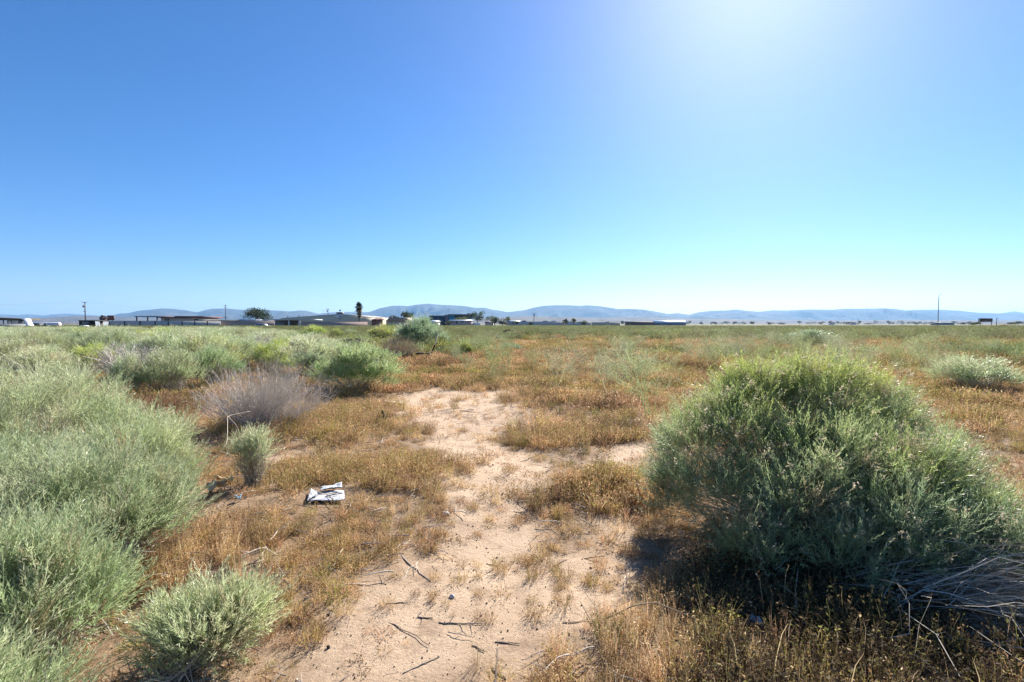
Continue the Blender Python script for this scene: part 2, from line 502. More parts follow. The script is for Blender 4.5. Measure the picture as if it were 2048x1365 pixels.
def patch_mesh(seed, n, size, hgt, cols, w=.004, leaf=.03):
    """wide patch of standing dry growth for the middle distance"""
    rg = np.random.default_rng(seed); mb = MB()
    b = np.concatenate([rg.normal(0, size * .42, (n, 2)), np.full((n, 1), -.01)], 1)
    fall = np.exp(-(b[:, :1] ** 2 + b[:, 1:2] ** 2) / (size * .7) ** 2)
    h = hgt * rg.uniform(.5, 1.15, (n, 1)) * (.45 + .55 * fall)
    e = b + np.concatenate([rg.normal(0, .35, (n, 2)) * h, h], 1)
    m_ = (b + e) / 2 + rg.normal(0, .04, (n, 3)) * h
    cols = np.asarray(cols, float) * DRYUP
    c = cols[rg.integers(0, len(cols), n)] * rg.uniform(.7, 1.3, (n, 1))
    mb.strands(np.stack([b, m_, e], 1), np.array([1, .9, .4])[None] * w * rg.uniform(.6, 1.4, (n, 1)), c, rg)
    M = 4
    tt = rg.uniform(.25, 1., (n, M, 1))
    pb = (b[:, None] * (1 - tt) + e[:, None] * tt).reshape(-1, 3)
    d = unit(rg.normal(size=(n * M, 3))); s = unit(np.cross(d, rg.normal(size=(n * M, 3)))); l = leaf * rg.uniform(.5, 1.6, (n * M, 1))
    mb.quads(np.stack([pb, pb + d * l * .5 + s * l * .25, pb + d * l, pb + d * l * .5 - s * l * .25], 1), cols[rg.integers(0, len(cols), n * M)] * rg.uniform(.65, 1.35, (n * M, 1)))
    return mb.data('dry_patch', M_DRY)


DKB = [(.075, .048, .03), (.10, .066, .038), (.06, .042, .028), (.12, .095, .045)]  # dark dry growth, its brown deepened to carry the big shrub's shade
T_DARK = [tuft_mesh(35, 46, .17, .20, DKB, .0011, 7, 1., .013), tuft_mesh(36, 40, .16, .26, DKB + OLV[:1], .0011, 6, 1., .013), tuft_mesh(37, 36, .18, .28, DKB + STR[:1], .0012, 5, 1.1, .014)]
T_PATCH = [patch_mesh(40, 260, .6, .24, RED + BRN), patch_mesh(41, 260, .6, .22, BRN + OLV[:2]), patch_mesh(42, 240, .6, .20, ORG + RED),
           patch_mesh(43, 260, .6, .26, STR + BRN[:2]), patch_mesh(44, 260, .6, .28, OLV + BRN[:1])]
T_GPATCH = [patch_mesh(45, 220, .6, .45, GRN + OLV, .005, .04), patch_mesh(46, 220, .6, .5, GRN + [(.26, .31, .18), (.30, .34, .21)], .005, .04)]


def frustum(rg, n, d0, d1, margin=1.0):
    y = np.sqrt(rg.random(n) * (d1 ** 2 - d0 ** 2) + d0 ** 2)
    x = rg.uniform(-1, 1, n) * (1.22 * y + margin)
    return x, y


CLEAR = [(*gp(325, 800), .75), (*gp(400, 790), .6), (*gp(655, 993), .30), (*gp(450, 985), .22), (*gp(1488, 1258), .12)]


def clear(x, y):
    """growth pressed flat where litter lies"""
    return np.all([np.hypot(x - a, y - b) > r for a, b, r in CLEAR], axis=0)


def scatter_grass():
    rg = np.random.default_rng(77)
    P, Rr, Sc, I = [], [], [], []
    V = T_FIL + T_SMALL + T_STRAW + T_PATCH + T_GPATCH + T_DARK
    oF, oS, oW, oP, oG = 0, 6, 10, 13, 18

    def put(x, y, s, sz, i):
        n = len(x)
        P.append(np.stack([x, y, gh(x, y)], 1)); I.append(i)
        Rr.append(np.stack([rg.normal(0, .1, n), rg.normal(0, .1, n), rg.uniform(0, 2 * PI, n)], 1))
        Sc.append(np.stack([s, s, sz], 1))
    # near filaree mats
    x, y = frustum(rg, 6800, 1.0, 7.5)
    cv = cover(x, y); k = rg.random(len(x)) < np.clip((cv - .30) * 1.5, 0, 1) * (.22 + .78 * (vnoise(x, y, 6., 9) * .6 + vnoise(x, y, 2.7, 19) * .4 > .47))
    x, y, cv = x[k], y[k], cv[k]
    clump = vnoise(x, y, 1.6, 5)
    k = clear(x, y) & ~((x / y > .40) & (x / y < 1.3) & (y < 3.0) & (rg.random(len(x)) < .85)); x, y, cv, clump = x[k], y[k], cv[k], clump[k]
    s = rg.uniform(.45, .95, len(x)) * (.55 + .8 * clump) * (.55 + .45 * cv)
    pick = np.where(vnoise(x, y, .9, 8) > .42, rg.choice([0, 2, 4, 1, 0, 2], len(x)), rg.choice([1, 3, 0, 4, 5], len(x)))
    put(x, y, s, s * (.40 + .62 * clump), pick + oF)
    # little orange tufts on the open sand
    x, y = frustum(rg, 17000, 1.0, 11)
    cv = cover(x, y); k = rg.random(len(x)) < (.22 + .5 * np.exp(-((cv - .4) / .25) ** 2)) * (vnoise(x, y, 2.8, 3) > .36)
    x, y = x[k], y[k]; s = rg.uniform(.4, 1.25, len(x)) ** 1.5 * np.clip(1. + y / 14, 1., 1.8)
    put(x, y, s, s * rg.uniform(.7, 1.3, len(x)), rg.integers(0, 4, len(x)) + oS)
    # straw-coloured stalks, lower right foreground and beside the left shrubs
    for (u, v, sx_, sy_, n, lo, hi) in ((1350, 1310, .24, .20, 130, .4, .8), (1470, 1300, .40, .2, 12, .4, .6),
                                        (420, 1110, .22, .25, 80, .4, .8), (1240, 1010, .3, .3, 80, .35, .7), (540, 860, .6, .5, 90, .5, .8), (1960, 980, .5, .5, 120, .5, .9)):
        cx, cy = gp(u, v)
        x = rg.normal(cx, sx_, n); y = np.maximum(rg.normal(cy, sy_, n), 1.25)
        s = rg.uniform(lo, hi, n); put(x, y, s, s * rg.uniform(.7, 1.1, n), rg.integers(0, 3, n) + oW)
    # thin pale stalks through the mats
    x, y = frustum(rg, 2600, 1.2, 12); k = (rg.random(len(x)) < .8 * cover(x, y)) & clear(x, y) & ~((x / y > .38) & (y < 3.1)) & (vnoise(x, y, 1.9, 41) > .45); x, y = x[k], y[k]
    s = rg.uniform(.35, .75, len(x)); put(x, y, s, s * rg.uniform(.6, 1.1, len(x)), rg.integers(0, 3, len(x)) + oW)
    # hummocks of taller brown growth
    for (u, v, sx_, sy_, n, lo, hi) in ((1180, 880, .55, .22, 150, .8, 1.5), (1230, 985, .28, .14, 90, .9, 1.5), (1160, 800, .9, .5, 140, 1., 1.7), (960, 768, .7, .35, 80, 1., 1.7),
                                        (1030, 745, .9, .35, 80, 1.3, 2.0), (620, 860, .7, .6, 160, .9, 1.5), (760, 940, .55, .35, 150, .7, 1.25), (640, 950, .5, .3, 100, .7, 1.2),
                                        (880, 765, .8, .3, 80, 1., 1.8), (1270, 760, 1.0, .6, 120, 1.2, 2.), (1420, 820, .8, .8, 90, 1., 1.7), (700, 830, .5, .6, 90, .9, 1.4), (620, 1110, .35, .28, 70, .35, .75), (740, 1080, .30, .22, 50, .35, .7), (560, 1210, .22, .18, 40, .35, .7), (510, 1080, .2, .2, 30, .4, .75),
                                        (980, 1010, .4, .4, 26, .35, .6), (1150, 1130, .3, .25, 14, .35, .6), (1040, 1180, .4, .25, 26, .3, .6), (1230, 1180, .2, .2, 10, .35, .6)):
        cx, cy = gp(u, v)
        x = rg.normal(cx, sx_, n); y = rg.normal(cy, sy_, n)
        k = clear(x, y); x, y = x[k], y[k]; n = len(x)
        s = rg.uniform(lo, hi, n); put(x, y, s, s * rg.uniform(.8, 1.25, n), rg.choice([0, 1, 3, 2, 4, 1], n) + oF)
    # under and before the big right-hand shrub: dark tufts standing in for its longer shade
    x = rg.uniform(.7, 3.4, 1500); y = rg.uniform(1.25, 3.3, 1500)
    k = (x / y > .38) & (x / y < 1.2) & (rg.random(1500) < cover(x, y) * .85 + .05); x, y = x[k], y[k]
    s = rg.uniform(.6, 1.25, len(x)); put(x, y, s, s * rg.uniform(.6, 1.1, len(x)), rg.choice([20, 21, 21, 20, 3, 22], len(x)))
    # middle distance
    x, y = frustum(rg, 8200, 7, 19, 3)
    cv = cover(x, y); k = rg.random(len(x)) < np.clip((cv - .2) * 1.6, 0, 1); x, y = x[k], y[k]
    c = vnoise(x, y, .7, 6); s = rg.uniform(.9, 1.7, len(x)) * (.6 + .8 * c)
    put(x, y, s, s * (.5 + .5 * c), rg.choice([0, 2, 4, 1, 3, 0, 2, 4, 5], len(x)) + oF)
    x, y = frustum(rg, 1500, 9, 22, 3)
    k = (cover(x, y) > .6); x, y = x[k], y[k]; s = rg.uniform(.7, 1.2, len(x)); put(x, y, s, s * rg.uniform(.7, 1.2, len(x)), rg.choice([0, 1, 2, 3, 4], len(x)) + oP)
    # field to the walls: brown patches with green bands
    for d0, d1, n, s0 in ((17, 42, 6500, 1.3), (42, 95, 8500, 2.1), (95, 190, 6500, 3.6)):
        x, y = frustum(rg, n, d0, d1, 4)
        b = vnoise(x, y, .055, 11) * .6 + vnoise(x, y, .17, 12) * .4
        gfrac = np.clip((b - .50) * 4 + (y - 55) / 90, 0, .8)
        u = 1024 + x / y * F
        gfrac = np.where((u < 640) & (y < 85), gfrac * .12, gfrac)
        gr = rg.random(n) < gfrac
        s = rg.uniform(.7, 1.3, n) * s0
        red = vnoise(x, y, .09, 14)
        bi = np.where(red > .5, rg.choice([0, 2, 2, 0, 3], n), rg.choice([1, 3, 0, 4, 1], n))
        put(x, y, s, np.clip(s, .9, 1.7) * rg.uniform(.8, 1.25, n), np.where(gr, rg.integers(0, 2, n) + oG, bi + oP))
    instancer('dry_grass', 'mat of dried reddish brown filaree and straw grass over the sand', 'dry grass',
              np.concatenate(P), np.concatenate(Rr), np.concatenate(Sc), np.concatenate(I), V)


def rock_mesh(seed, col):
    rg = np.random.default_rng(seed); mb = MB()
    g = (1 + 5 ** .5) / 2
    v = unit(np.array([(-1, g, 0), (1, g, 0), (-1, -g, 0), (1, -g, 0), (0, -1, g), (0, 1, g), (0, -1, -g), (0, 1, -g), (g, 0, -1), (g, 0, 1), (-g, 0, -1), (-g, 0, 1)], float))
    f = [(0, 11, 5), (0, 5, 1), (0, 1, 7), (0, 7, 10), (0, 10, 11), (1, 5, 9), (5, 11, 4), (11, 10, 2), (10, 7, 6), (7, 1, 8), (3, 9, 4), (3, 4, 2), (3, 2, 6), (3, 6, 8), (3, 8, 9), (4, 9, 5), (2, 4, 11), (6, 2, 10), (8, 6, 7), (9, 8, 1)]
    v = v * rg.uniform(.7, 1.15, (12, 1)) * np.array([1, .8, .6])
    mb.mesh(v, tris=f, c=col)
    return mb.data('pebble', M_STICK)


def scatter_gravel():
    rg = np.random.default_rng(5)
    V = [rock_mesh(1, (.12, .09, .07)), rock_mesh(2, (.40, .30, .21)), rock_mesh(3, (.20, .145, .10)), rock_mesh(4, (.52, .43, .33)), rock_mesh(5, (.07, .055, .045))]
    x, y = frustum(rg, 60000, .95, 9)
    k = rg.random(len(x)) < (.25 + .75 * vnoise(x, y, 3.1, 21)) * np.clip(1.25 - cover(x, y), .15, 1)
    x, y = x[k], y[k]; n = len(x)
    s = .0024 + .0060 * rg.random(n) ** 3.2 + (rg.random(n) < .015) * .007
    instancer('gravel', 'loose dark pebbles and crumbs of soil strewn on the sand', 'gravel', np.stack([x, y, gh(x, y) + s * .3], 1),
              rg.uniform(0, 6.28, (n, 3)) * np.array([.3, .3, 1]), np.repeat(s[:, None], 3, 1), rg.choice([0, 2, 2, 1, 1, 3, 4], n), V)


def stick_mesh(seed, L, r, col, branches=1, bend=.12, lift=0., sides=6):
    rg = np.random.default_rng(seed); mb = MB()
    k = 9
    t = np.linspace(0, 1, k)
    a, b = rg.normal(0, bend, 2)
    P = np.stack([(t - .5) * L, L * (a * np.sin(PI * t) + b * .6 * np.sin(2 * PI * t)), r + lift * L * np.sin(PI * t) ** 1.5], 1)
    P[1:-1] += rg.normal(0, L * .012, (k - 2, 3)) * np.array([1, 1, .3])
    mb.tube(P, r * (1 - .55 * t) * rg.uniform(.85, 1.15, k), sides, np.asarray(col))
    for q in range(branches):
        i = rg.integers(2, 7); sgn = rg.choice([-1, 1]); l = L * rg.uniform(.18, .42)
        an = rg.uniform(.5, 1.1) * sgn; tb = np.linspace(0, 1, 5)[:, None]
        d = np.array([math.cos(an), math.sin(an), rg.uniform(.0, .5)])
        Q = P[i] + tb * l * d + rg.normal(0, l * .03, (5, 3)) * tb
        mb.tube(Q, r * .6 * (1 - .6 * tb[:, 0]), sides, np.asarray(col) * .95)
    return mb


def scatter_twigs():
    rg = np.random.default_rng(6)
    cs = [(.20, .165, .14), (.30, .26, .23), (.15, .12, .10), (.46, .37, .28), (.36, .29, .22), (.56, .48, .39)]
    V = [stick_mesh(50 + i, .13, .0025 + .0007 * (i % 3), cs[i % 6], i % 2, .05, .03, 4).data('twig', M_STICK) for i in range(9)]
    x, y = frustum(rg, 14000, 1.0, 9)
    cv = cover(x, y)
    k = rg.random(len(x)) < np.clip(.05 + .75 * cv * (vnoise(x, y, 1.1, 31) > .35) + .3 * (vnoise(x, y, 1.4, 30) > .62), 0, 1)
    x, y = x[k], y[k]; n = len(x)
    s = .3 + 1.3 * rg.random(n) ** 2.
    instancer('twig_debris', 'small broken twigs and stem bits littering sand and dry mats', 'twigs', np.stack([x, y, gh(x, y) + .006 + .05 * cover(x, y) * rg.random(n)], 1),
              np.stack([rg.normal(0, .14, n), rg.normal(0, .14, n), rg.uniform(0, 6.28, n)], 1), np.repeat(s[:, None], 3, 1), rg.integers(0, 9, n), V)


scatter_grass()
scatter_gravel()
scatter_twigs()


# ------------------------------------------------------------------ shrubs
SAGE = [(0.374, 0.449, 0.226), (0.435, 0.502, 0.275), (0.325, 0.414, 0.195), (0.399, 0.479, 0.235)]
LIME = [(0.477, 0.526, 0.131), (0.547, 0.560, 0.150), (0.407, 0.482, 0.137)]  # yellow-green tips, brightened to put sunlit tops into the colour
PALE = [(0.490, 0.542, 0.307), (0.554, 0.560, 0.356), (0.453, 0.518, 0.297), (0.560, 0.560, 0.362)]
TEAL = [(0.292, 0.383, 0.227), (0.345, 0.422, 0.255), (0.268, 0.354, 0.204)]
VIVID = [(0.269, 0.420, 0.152), (0.325, 0.466, 0.181), (0.237, 0.380, 0.129)]
GREYW = [(.47, .425, .37), (.56, .51, .45), (.39, .35, .30), (.51, .46, .40)]


def shrub_parts(seed, lobes, nclump, K, spr=.16, leaf=.030, lw=.0016, M=14, cols=SAGE, tips=None, base=(0, 0), base_r=.15, up=.75, spread=.35,
                crad=.11, leafang=.55, stems=1, flowers=0., stemc=((.38, .34, .28), (.30, .28, .20), (.44, .39, .32)), inner=.25, woody=1., deep=.66):
    """foliage / stems / flower builders. lobes: (x,y,z,rx,ry,rz) ellipsoids in metres above the base"""
    rg = np.random.default_rng(seed)
    lo = np.array(lobes, float)
    ar = (lo[:, 3] * lo[:, 4] + lo[:, 3] * lo[:, 5] + lo[:, 4] * lo[:, 5])
    pick = rg.choice(len(lo), nclump * 5, p=ar / ar.sum())
    d = unit(rg.normal(size=(nclump * 5, 3))); d[:, 2] = np.abs(d[:, 2]) * np.where(rg.random(len(d)) < .72, 1, -.5)
    c, r = lo[pick, :3], lo[pick, 3:]
    q = c + d * r * rg.uniform(deep, 1.12, (len(d), 1))
    nrm = unit(d / r)
    ok = q[:, 2] > .05
    for i in range(len(lo)):
        m = np.linalg.norm((q - lo[i, :3]) / lo[i, 3:], axis=1)
        ok &= (m > .86) | (rg.random(len(q)) < inner * .5)
    q, nrm = q[ok][:nclump], nrm[ok][:nclump]
    nc = len(q)
    cols = np.asarray(cols, float)
    ccol = cols[rg.integers(0, len(cols), nc)] * rg.uniform(.86, 1.14, (nc, 1))
    if tips is not None:  # upper clumps blend to the tip palette; LIME carries sunlit tops in its colour
        tp = np.asarray(tips, float); f = (np.clip((q[:, 2] / q[:, 2].max() - .36) * 2.2, 0, 1) * rg.uniform(.3, 1, nc))[:, None]
        ccol = ccol * (1 - f) + tp[rg.integers(0, len(tp), nc)] * f
    old = rg.random(nc) < .07
    ccol[old] = np.array([.40, .345, .21]) * rg.uniform(.8, 1.15, (int(old.sum()), 1))
    fol, stm, flw = MB(), MB(), MB()
    # sprigs of each clump fan out round the clump's centre
    n = nc * K
    ci = np.repeat(np.arange(nc), K)
    off = rg.normal(0, crad, (n, 3)) * np.array([1, 1, .7])
    sb = q[ci] - nrm[ci] * rg.uniform(.0, .14, (n, 1)) + off * .55
    sb[:, 2] = np.maximum(sb[:, 2], .03)
    cdir = unit(nrm * .6 + np.array([0, 0, up]) + rg.normal(0, .12, (nc, 3)))
    sd = unit(cdir[ci] + off * (1.9 / max(crad, .05)) * spread * .5 + rg.normal(0, spread * .45, (n, 3)))
    Ls = spr * rg.uniform(.55, 1.3, (n, 1))
    bend = rg.normal(0, .10, (n, 3)) + np.array([0, 0, .10])
    P = np.stack([sb, sb + sd * Ls * .5, sb + sd * Ls + bend * Ls], 1)
    sc = ccol[ci] * rg.uniform(.8, 1.2, (n, 1))
    fol.strands(P, np.array([1., .9, .5])[None] * lw * .62 * np.ones((n, 1)), sc * np.array([1.05, 1.0, .95]), rg)
    # leaves
    t = (np.arange(M)[None, :] + rg.random((n, M))) / M * .92 + .08
    p0 = sb[:, None] + sd[:, None] * (Ls * t)[..., None] + (bend * Ls)[:, None] * (t ** 2)[..., None]
    ph = np.arange(M)[None] * 2.4 + rg.uniform(0, 6.28, (n, 1)) + rg.normal(0, .4, (n, M))
    a = unit(np.cross(sd, np.array([.31, .22, .93]))); b = np.cross(sd, a)
    rad = np.cos(ph)[..., None] * a[:, None] + np.sin(ph)[..., None] * b[:, None]
    an = leafang * rg.uniform(.5, 1.45, (n, M, 1))
    ld = unit(sd[:, None] * np.cos(an) + rad * np.sin(an))
    ll = leaf * (1.1 - .55 * t)[..., None] * rg.uniform(.6, 1.25, (n, M, 1))
    sv = unit(np.cross(ld, rg.normal(size=(n, M, 3))))
    v = np.stack([p0, p0 + ld * ll * .45 + sv * lw, p0 + ld * ll + np.array([0, 0, .12]) * ll, p0 + ld * ll * .45 - sv * lw], 2)
    lc = sc[:, None] * rg.uniform(.82, 1.2, (n, M, 1))
    fol.quads(v.reshape(-1, 4, 3), lc.reshape(-1, 3))
    # woody stems from the crown of the root to the clumps
    ns = int(nc * stems)
    ti = rg.integers(0, nc, ns) if stems != 1 else np.arange(nc)
    bb = np.concatenate([np.array(base)[None] + rg.normal(0, base_r, (ns, 2)), np.full((ns, 1), -.03)], 1)
    near = q[ti] - nrm[ti] * .05 + rg.normal(0, .05, (ns, 3))
    mm = bb + (near - bb) * np.array([.62, .62, .33]) + rg.normal(0, .05, (ns, 3))
    tt = np.linspace(0, 1, 6)[None, :, None]
    SP = (1 - tt) ** 2 * bb[:, None] + 2 * tt * (1 - tt) * mm[:, None] + tt ** 2 * near[:, None]
    stc = np.asarray(stemc, float)
    stm.strands(SP, np.array([2.4, 2., 1.6, 1.3, 1.1, .8])[None] * .0012 * woody * rg.uniform(.7, 1.4, (ns, 1)), stc[rg.integers(0, len(stc), ns)] * rg.uniform(.7, 1.25, (ns, 1)), rg)
    # twiggy side shoots
    n2 = ns * 3
    i2 = np.repeat(np.arange(ns), 3); u = rg.uniform(.3, .95, (n2, 1))
    s0 = (1 - u) ** 2 * bb[i2] + 2 * u * (1 - u) * mm[i2] + u ** 2 * near[i2]
    s1 = s0 + unit((near - bb)[i2] + rg.normal(0, .5, (n2, 3)) + np.array([0, 0, .3])) * rg.uniform(.08, .25, (n2, 1))
    stm.strands(np.stack([s0, (s0 + s1) / 2 + rg.normal(0, .012, (n2, 3)), s1], 1), np.array([1., .8, .5])[None] * .0012 * woody * np.ones((n2, 1)),
                stc[rg.integers(0, len(stc), n2)] * rg.uniform(.75, 1.25, (n2, 1)), rg)
    if flowers:
        hc = rg.random(nc) < .75
        k = np.where((rg.random(n) < flowers) & hc[ci])[0]
        # dried heads: a few short cream bracts on the shoot's tip
        tipp = P[k, 2]; m = 12
        dd = unit(rg.normal(size=(len(k), m, 3)) + sd[k][:, None] * .8)
        bp = tipp[:, None] + rg.normal(0, .012, (len(k), m, 3))
        l = rg.uniform(.013, .025, (len(k), m, 1)); sv = unit(np.cross(dd, rg.normal(size=dd.shape)))
        v = np.stack([bp, bp + dd * l * .6 + sv * .0046, bp + dd * l, bp + dd * l * .6 - sv * .0046], 2)
        fc = np.array([(.76, .64, .42), (.80, .70, .50), (.68, .54, .33), (.78, .67, .46)])[rg.integers(0, 4, (len(k), m))]
        flw.quads(v.reshape(-1, 4, 3), fc.reshape(-1, 3))
        ex = tipp - sd[k] * .10
        flw.strands(np.stack([ex, (ex + tipp) / 2, tipp + sd[k] * .01], 1), np.full((len(k), 3), .0009), np.tile([(.5, .42, .3)], (len(k), 1)), rg)
    return fol, stm, flw


def shrub_thing(name, loc, label, cat, group, args, rz=0):
    e = empty(name, loc, rz, label, cat, group)
    f, s, w = shrub_parts(**args)
    f.build('foliage', M_LEAF, e)
    s.build('stems', M_STEM, e)
    if w.V: w.build('dried_flower_heads', M_DRY, e)
    return e


def G(x, y, dz=0.):
    return (x, y, float(gh(x, y)) + dz)


# --- the big one on the right
BIG = shrub_thing('rabbitbrush', G(2.40, 3.78), 'largest green shrub with cream dried flower heads beside the sandy trail, nearest on the right', 'shrub', None,
    dict(seed=101, lobes=[(.05, .18, .50, .40, .42, .58), (-.36, .30, .68, .30, .34, .50), (.26, .34, .78, .34, .32, .44), (.60, .34, .62, .34, .40, .46), (-.62, -.02, .50, .34, .36, .46), (-.95, -.06, .38, .30, .34, .44), (-.80, .30, .40, .30, .3, .46),
                          (.92, .50, .52, .36, .40, .38), (1.18, .50, .30, .32, .38, .32), (-.18, -.44, .44, .36, .34, .42), (.28, -.40, .42, .36, .34, .42), (.02, -.80, .24, .34, .30, .32), (-.50, -.62, .28, .34, .30, .34), (.62, -.40, .30, .34, .32, .38),
                          (-.30, -.98, .12, .36, .24, .24), (.42, -.92, .16, .36, .26, .26), (.86, .05, .34, .32, .36, .40), (-.86, -.40, .24, .30, .30, .32), (-.78, -.72, .14, .30, .28, .24), (-1.02, -.05, .22, .26, .3, .3), (-.04, .36, .74, .34, .30, .46), (.46, .40, .76, .36, .34, .44), (-.60, .22, .54, .32, .34, .46), (.80, .42, .58, .34, .36, .42)],
         nclump=540, K=32, spr=.15, leaf=.040, lw=.0019, M=12, cols=SAGE + TEAL, tips=LIME, base=(.15, 0), base_r=.30, up=.8, crad=.062, spread=.46, stems=3, flowers=.09, inner=.12, woody=1.3))

# low right-hand skirt of the same colour, growing from the toppled stems
SKIRT = shrub_thing('rabbitbrush', G(2.68, 3.2), 'low spreading pale green shrub leaning out over toppled bare stems', 'shrub', None,
    dict(seed=102, lobes=[(.02, .10, .28, .34, .34, .42), (.26, .0, .16, .30, .30, .30), (-.20, -.15, .18, .30, .28, .30)], nclump=110, K=30, spr=.15, leaf=.048, lw=.0019, M=13,
         cols=SAGE, tips=LIME, base=(-.1, .1), base_r=.2, up=.65, crad=.10, stems=3, flowers=.03))


def toppled_stems():
    rg = np.random.default_rng(9); mb = MB()
    n = 520
    b = np.stack([rg.normal(2.35, .22, n), rg.normal(2.78, .20, n), rg.uniform(.02, .22, n)], 1)
    an = rg.normal(-.10, .42, n) + (rg.random(n) < .15) * rg.normal(0, .9, n); L = rg.uniform(.45, 1.3, n)
    d = np.stack([np.cos(an), np.sin(an), rg.normal(.0, .06, n)], 1)
    t = np.linspace(0, 1, 6)[None, :, None]
    P = b[:, None] + d[:, None] * t * L[:, None, None] + np.array([0, 0, 1.]) * (rg.uniform(-.02, .20, n)[:, None, None] * np.sin(PI * t * .8)) + rg.normal(0, .024, (n, 6, 3)) * np.linspace(.2, 1.3, 6)[None, :, None]
    P[..., 2] = np.maximum(P[..., 2], .015)
    P[..., 2] += gh(P[..., 0], P[..., 1])
    c = np.array([(.42, .38, .32), (.50, .46, .40), (.33, .29, .24), (.46, .40, .33)])[rg.integers(0, 4, n)] * rg.uniform(.8, 1.2, (n, 1))
    mb.strands(P, np.array([1.3, 1.2, 1.1, 1, .8, .5])[None] * rg.uniform(.0009, .0026, (n, 1)), c, rg)
    n2 = n * 3; i2 = np.repeat(np.arange(n), 3); j2 = rg.integers(1, 6, n2); s0 = P[i2, j2]
    s1 = s0 + unit(d[i2] + rg.normal(0, .6, (n2, 3))) * rg.uniform(.05, .22, (n2, 1)); s1[:, 2] = np.maximum(s1[:, 2], .01)
    mb.strands(np.stack([s0, (s0 + s1) / 2 + rg.normal(0, .012, (n2, 3)), s1], 1), np.array([1, .8, .4])[None] * .0011 * np.ones((n2, 1)), c[i2] * .95, rg)
    o = mb.build('toppled_stem_bundle', M_STEM)
    tag(o, 'pale grey leafless stems lying flat at the foot of the green shrub', 'dead stems')


toppled_stems()

# --- near left
NL = dict(spr=.155, leaf=.042, lw=.0020, M=13, up=.85, spread=.46, crad=.066, stems=3, woody=1.6, deep=.48, inner=.9, cols=SAGE + PALE[:2], tips=PALE, leafang=.5)
shrub_thing('rabbitbrush', G(-3.92, 4.1), 'huge bright grey-green shrub filling the left edge, taller than its neighbours', 'shrub', None,
    dict(seed=201, lobes=[(-.40, .2, .46, .80, .8, .62), (.32, .15, .30, .62, .70, .48), (.72, -.15, .24, .46, .56, .42), (-.2, -.55, .36, .80, .62, .50), (-.95, -.4, .42, .7, .7, .60), (.52, -.70, .20, .50, .5, .36), (-.65, .7, .48, .7, .55, .62)],
         nclump=390, K=36, base_r=.4, **NL))
shrub_thing('rabbitbrush', G(-2.80, 2.95), 'grey-green shrub in front of the huge left one, leaning towards the trail', 'shrub', None,
    dict(seed=202, lobes=[(-.08, 0, .32, .58, .50, .38), (-.55, .1, .34, .5, .5, .40), (.30, .12, .22, .36, .42, .32)], nclump=180, K=34, base_r=.25, **NL))
shrub_thing('rabbitbrush', G(-2.42, 2.22), 'low grey-green shrub with bare lower stems near the bottom left corner', 'shrub', None,
    dict(seed=203, lobes=[(0, 0, .28, .40, .34, .34), (-.42, .12, .34, .42, .36, .34), (.22, .02, .2, .3, .3, .28)], nclump=120, K=34, base_r=.2, **NL))
shrub_thing('rabbitbrush', G(-1.42, 2.17), 'small rounded grey-green shrub alone at the trail edge, bottom left', 'shrub', None,
    dict(seed=204, lobes=[(0, 0, .15, .19, .18, .17), (.09, .08, .17, .14, .14, .16), (-.11, .02, .13, .15, .14, .15)], nclump=52, K=28, base=(-.16, -.08), base_r=.08, **{**NL, 'crad': .06, 'spr': .13, 'leaf': .042}))
shrub_thing('rabbitbrush', G(-2.05, 1.62), 'leafy shrub tip cut off by the bottom left corner', 'shrub', None,
    dict(seed=205, lobes=[(-.12, 0, .24, .36, .26, .26), (.1, .12, .12, .25, .2, .18)], nclump=60, K=32, base_r=.15, **NL))
shrub_thing('rabbitbrush', G(-2.40, 4.42), 'small upright sage green bush beside crumpled beige litter', 'shrub', None,
    dict(seed=206, lobes=[(0, 0, .26, .15, .15, .22), (.06, 0, .36, .13, .13, .16), (-.06, .03, .32, .13, .12, .16)], nclump=36, K=17, base_r=.05, **{**NL, 'crad': .06, 'spr': .12, 'leaf': .024, 'cols': TEAL + PALE, 'tips': None}))


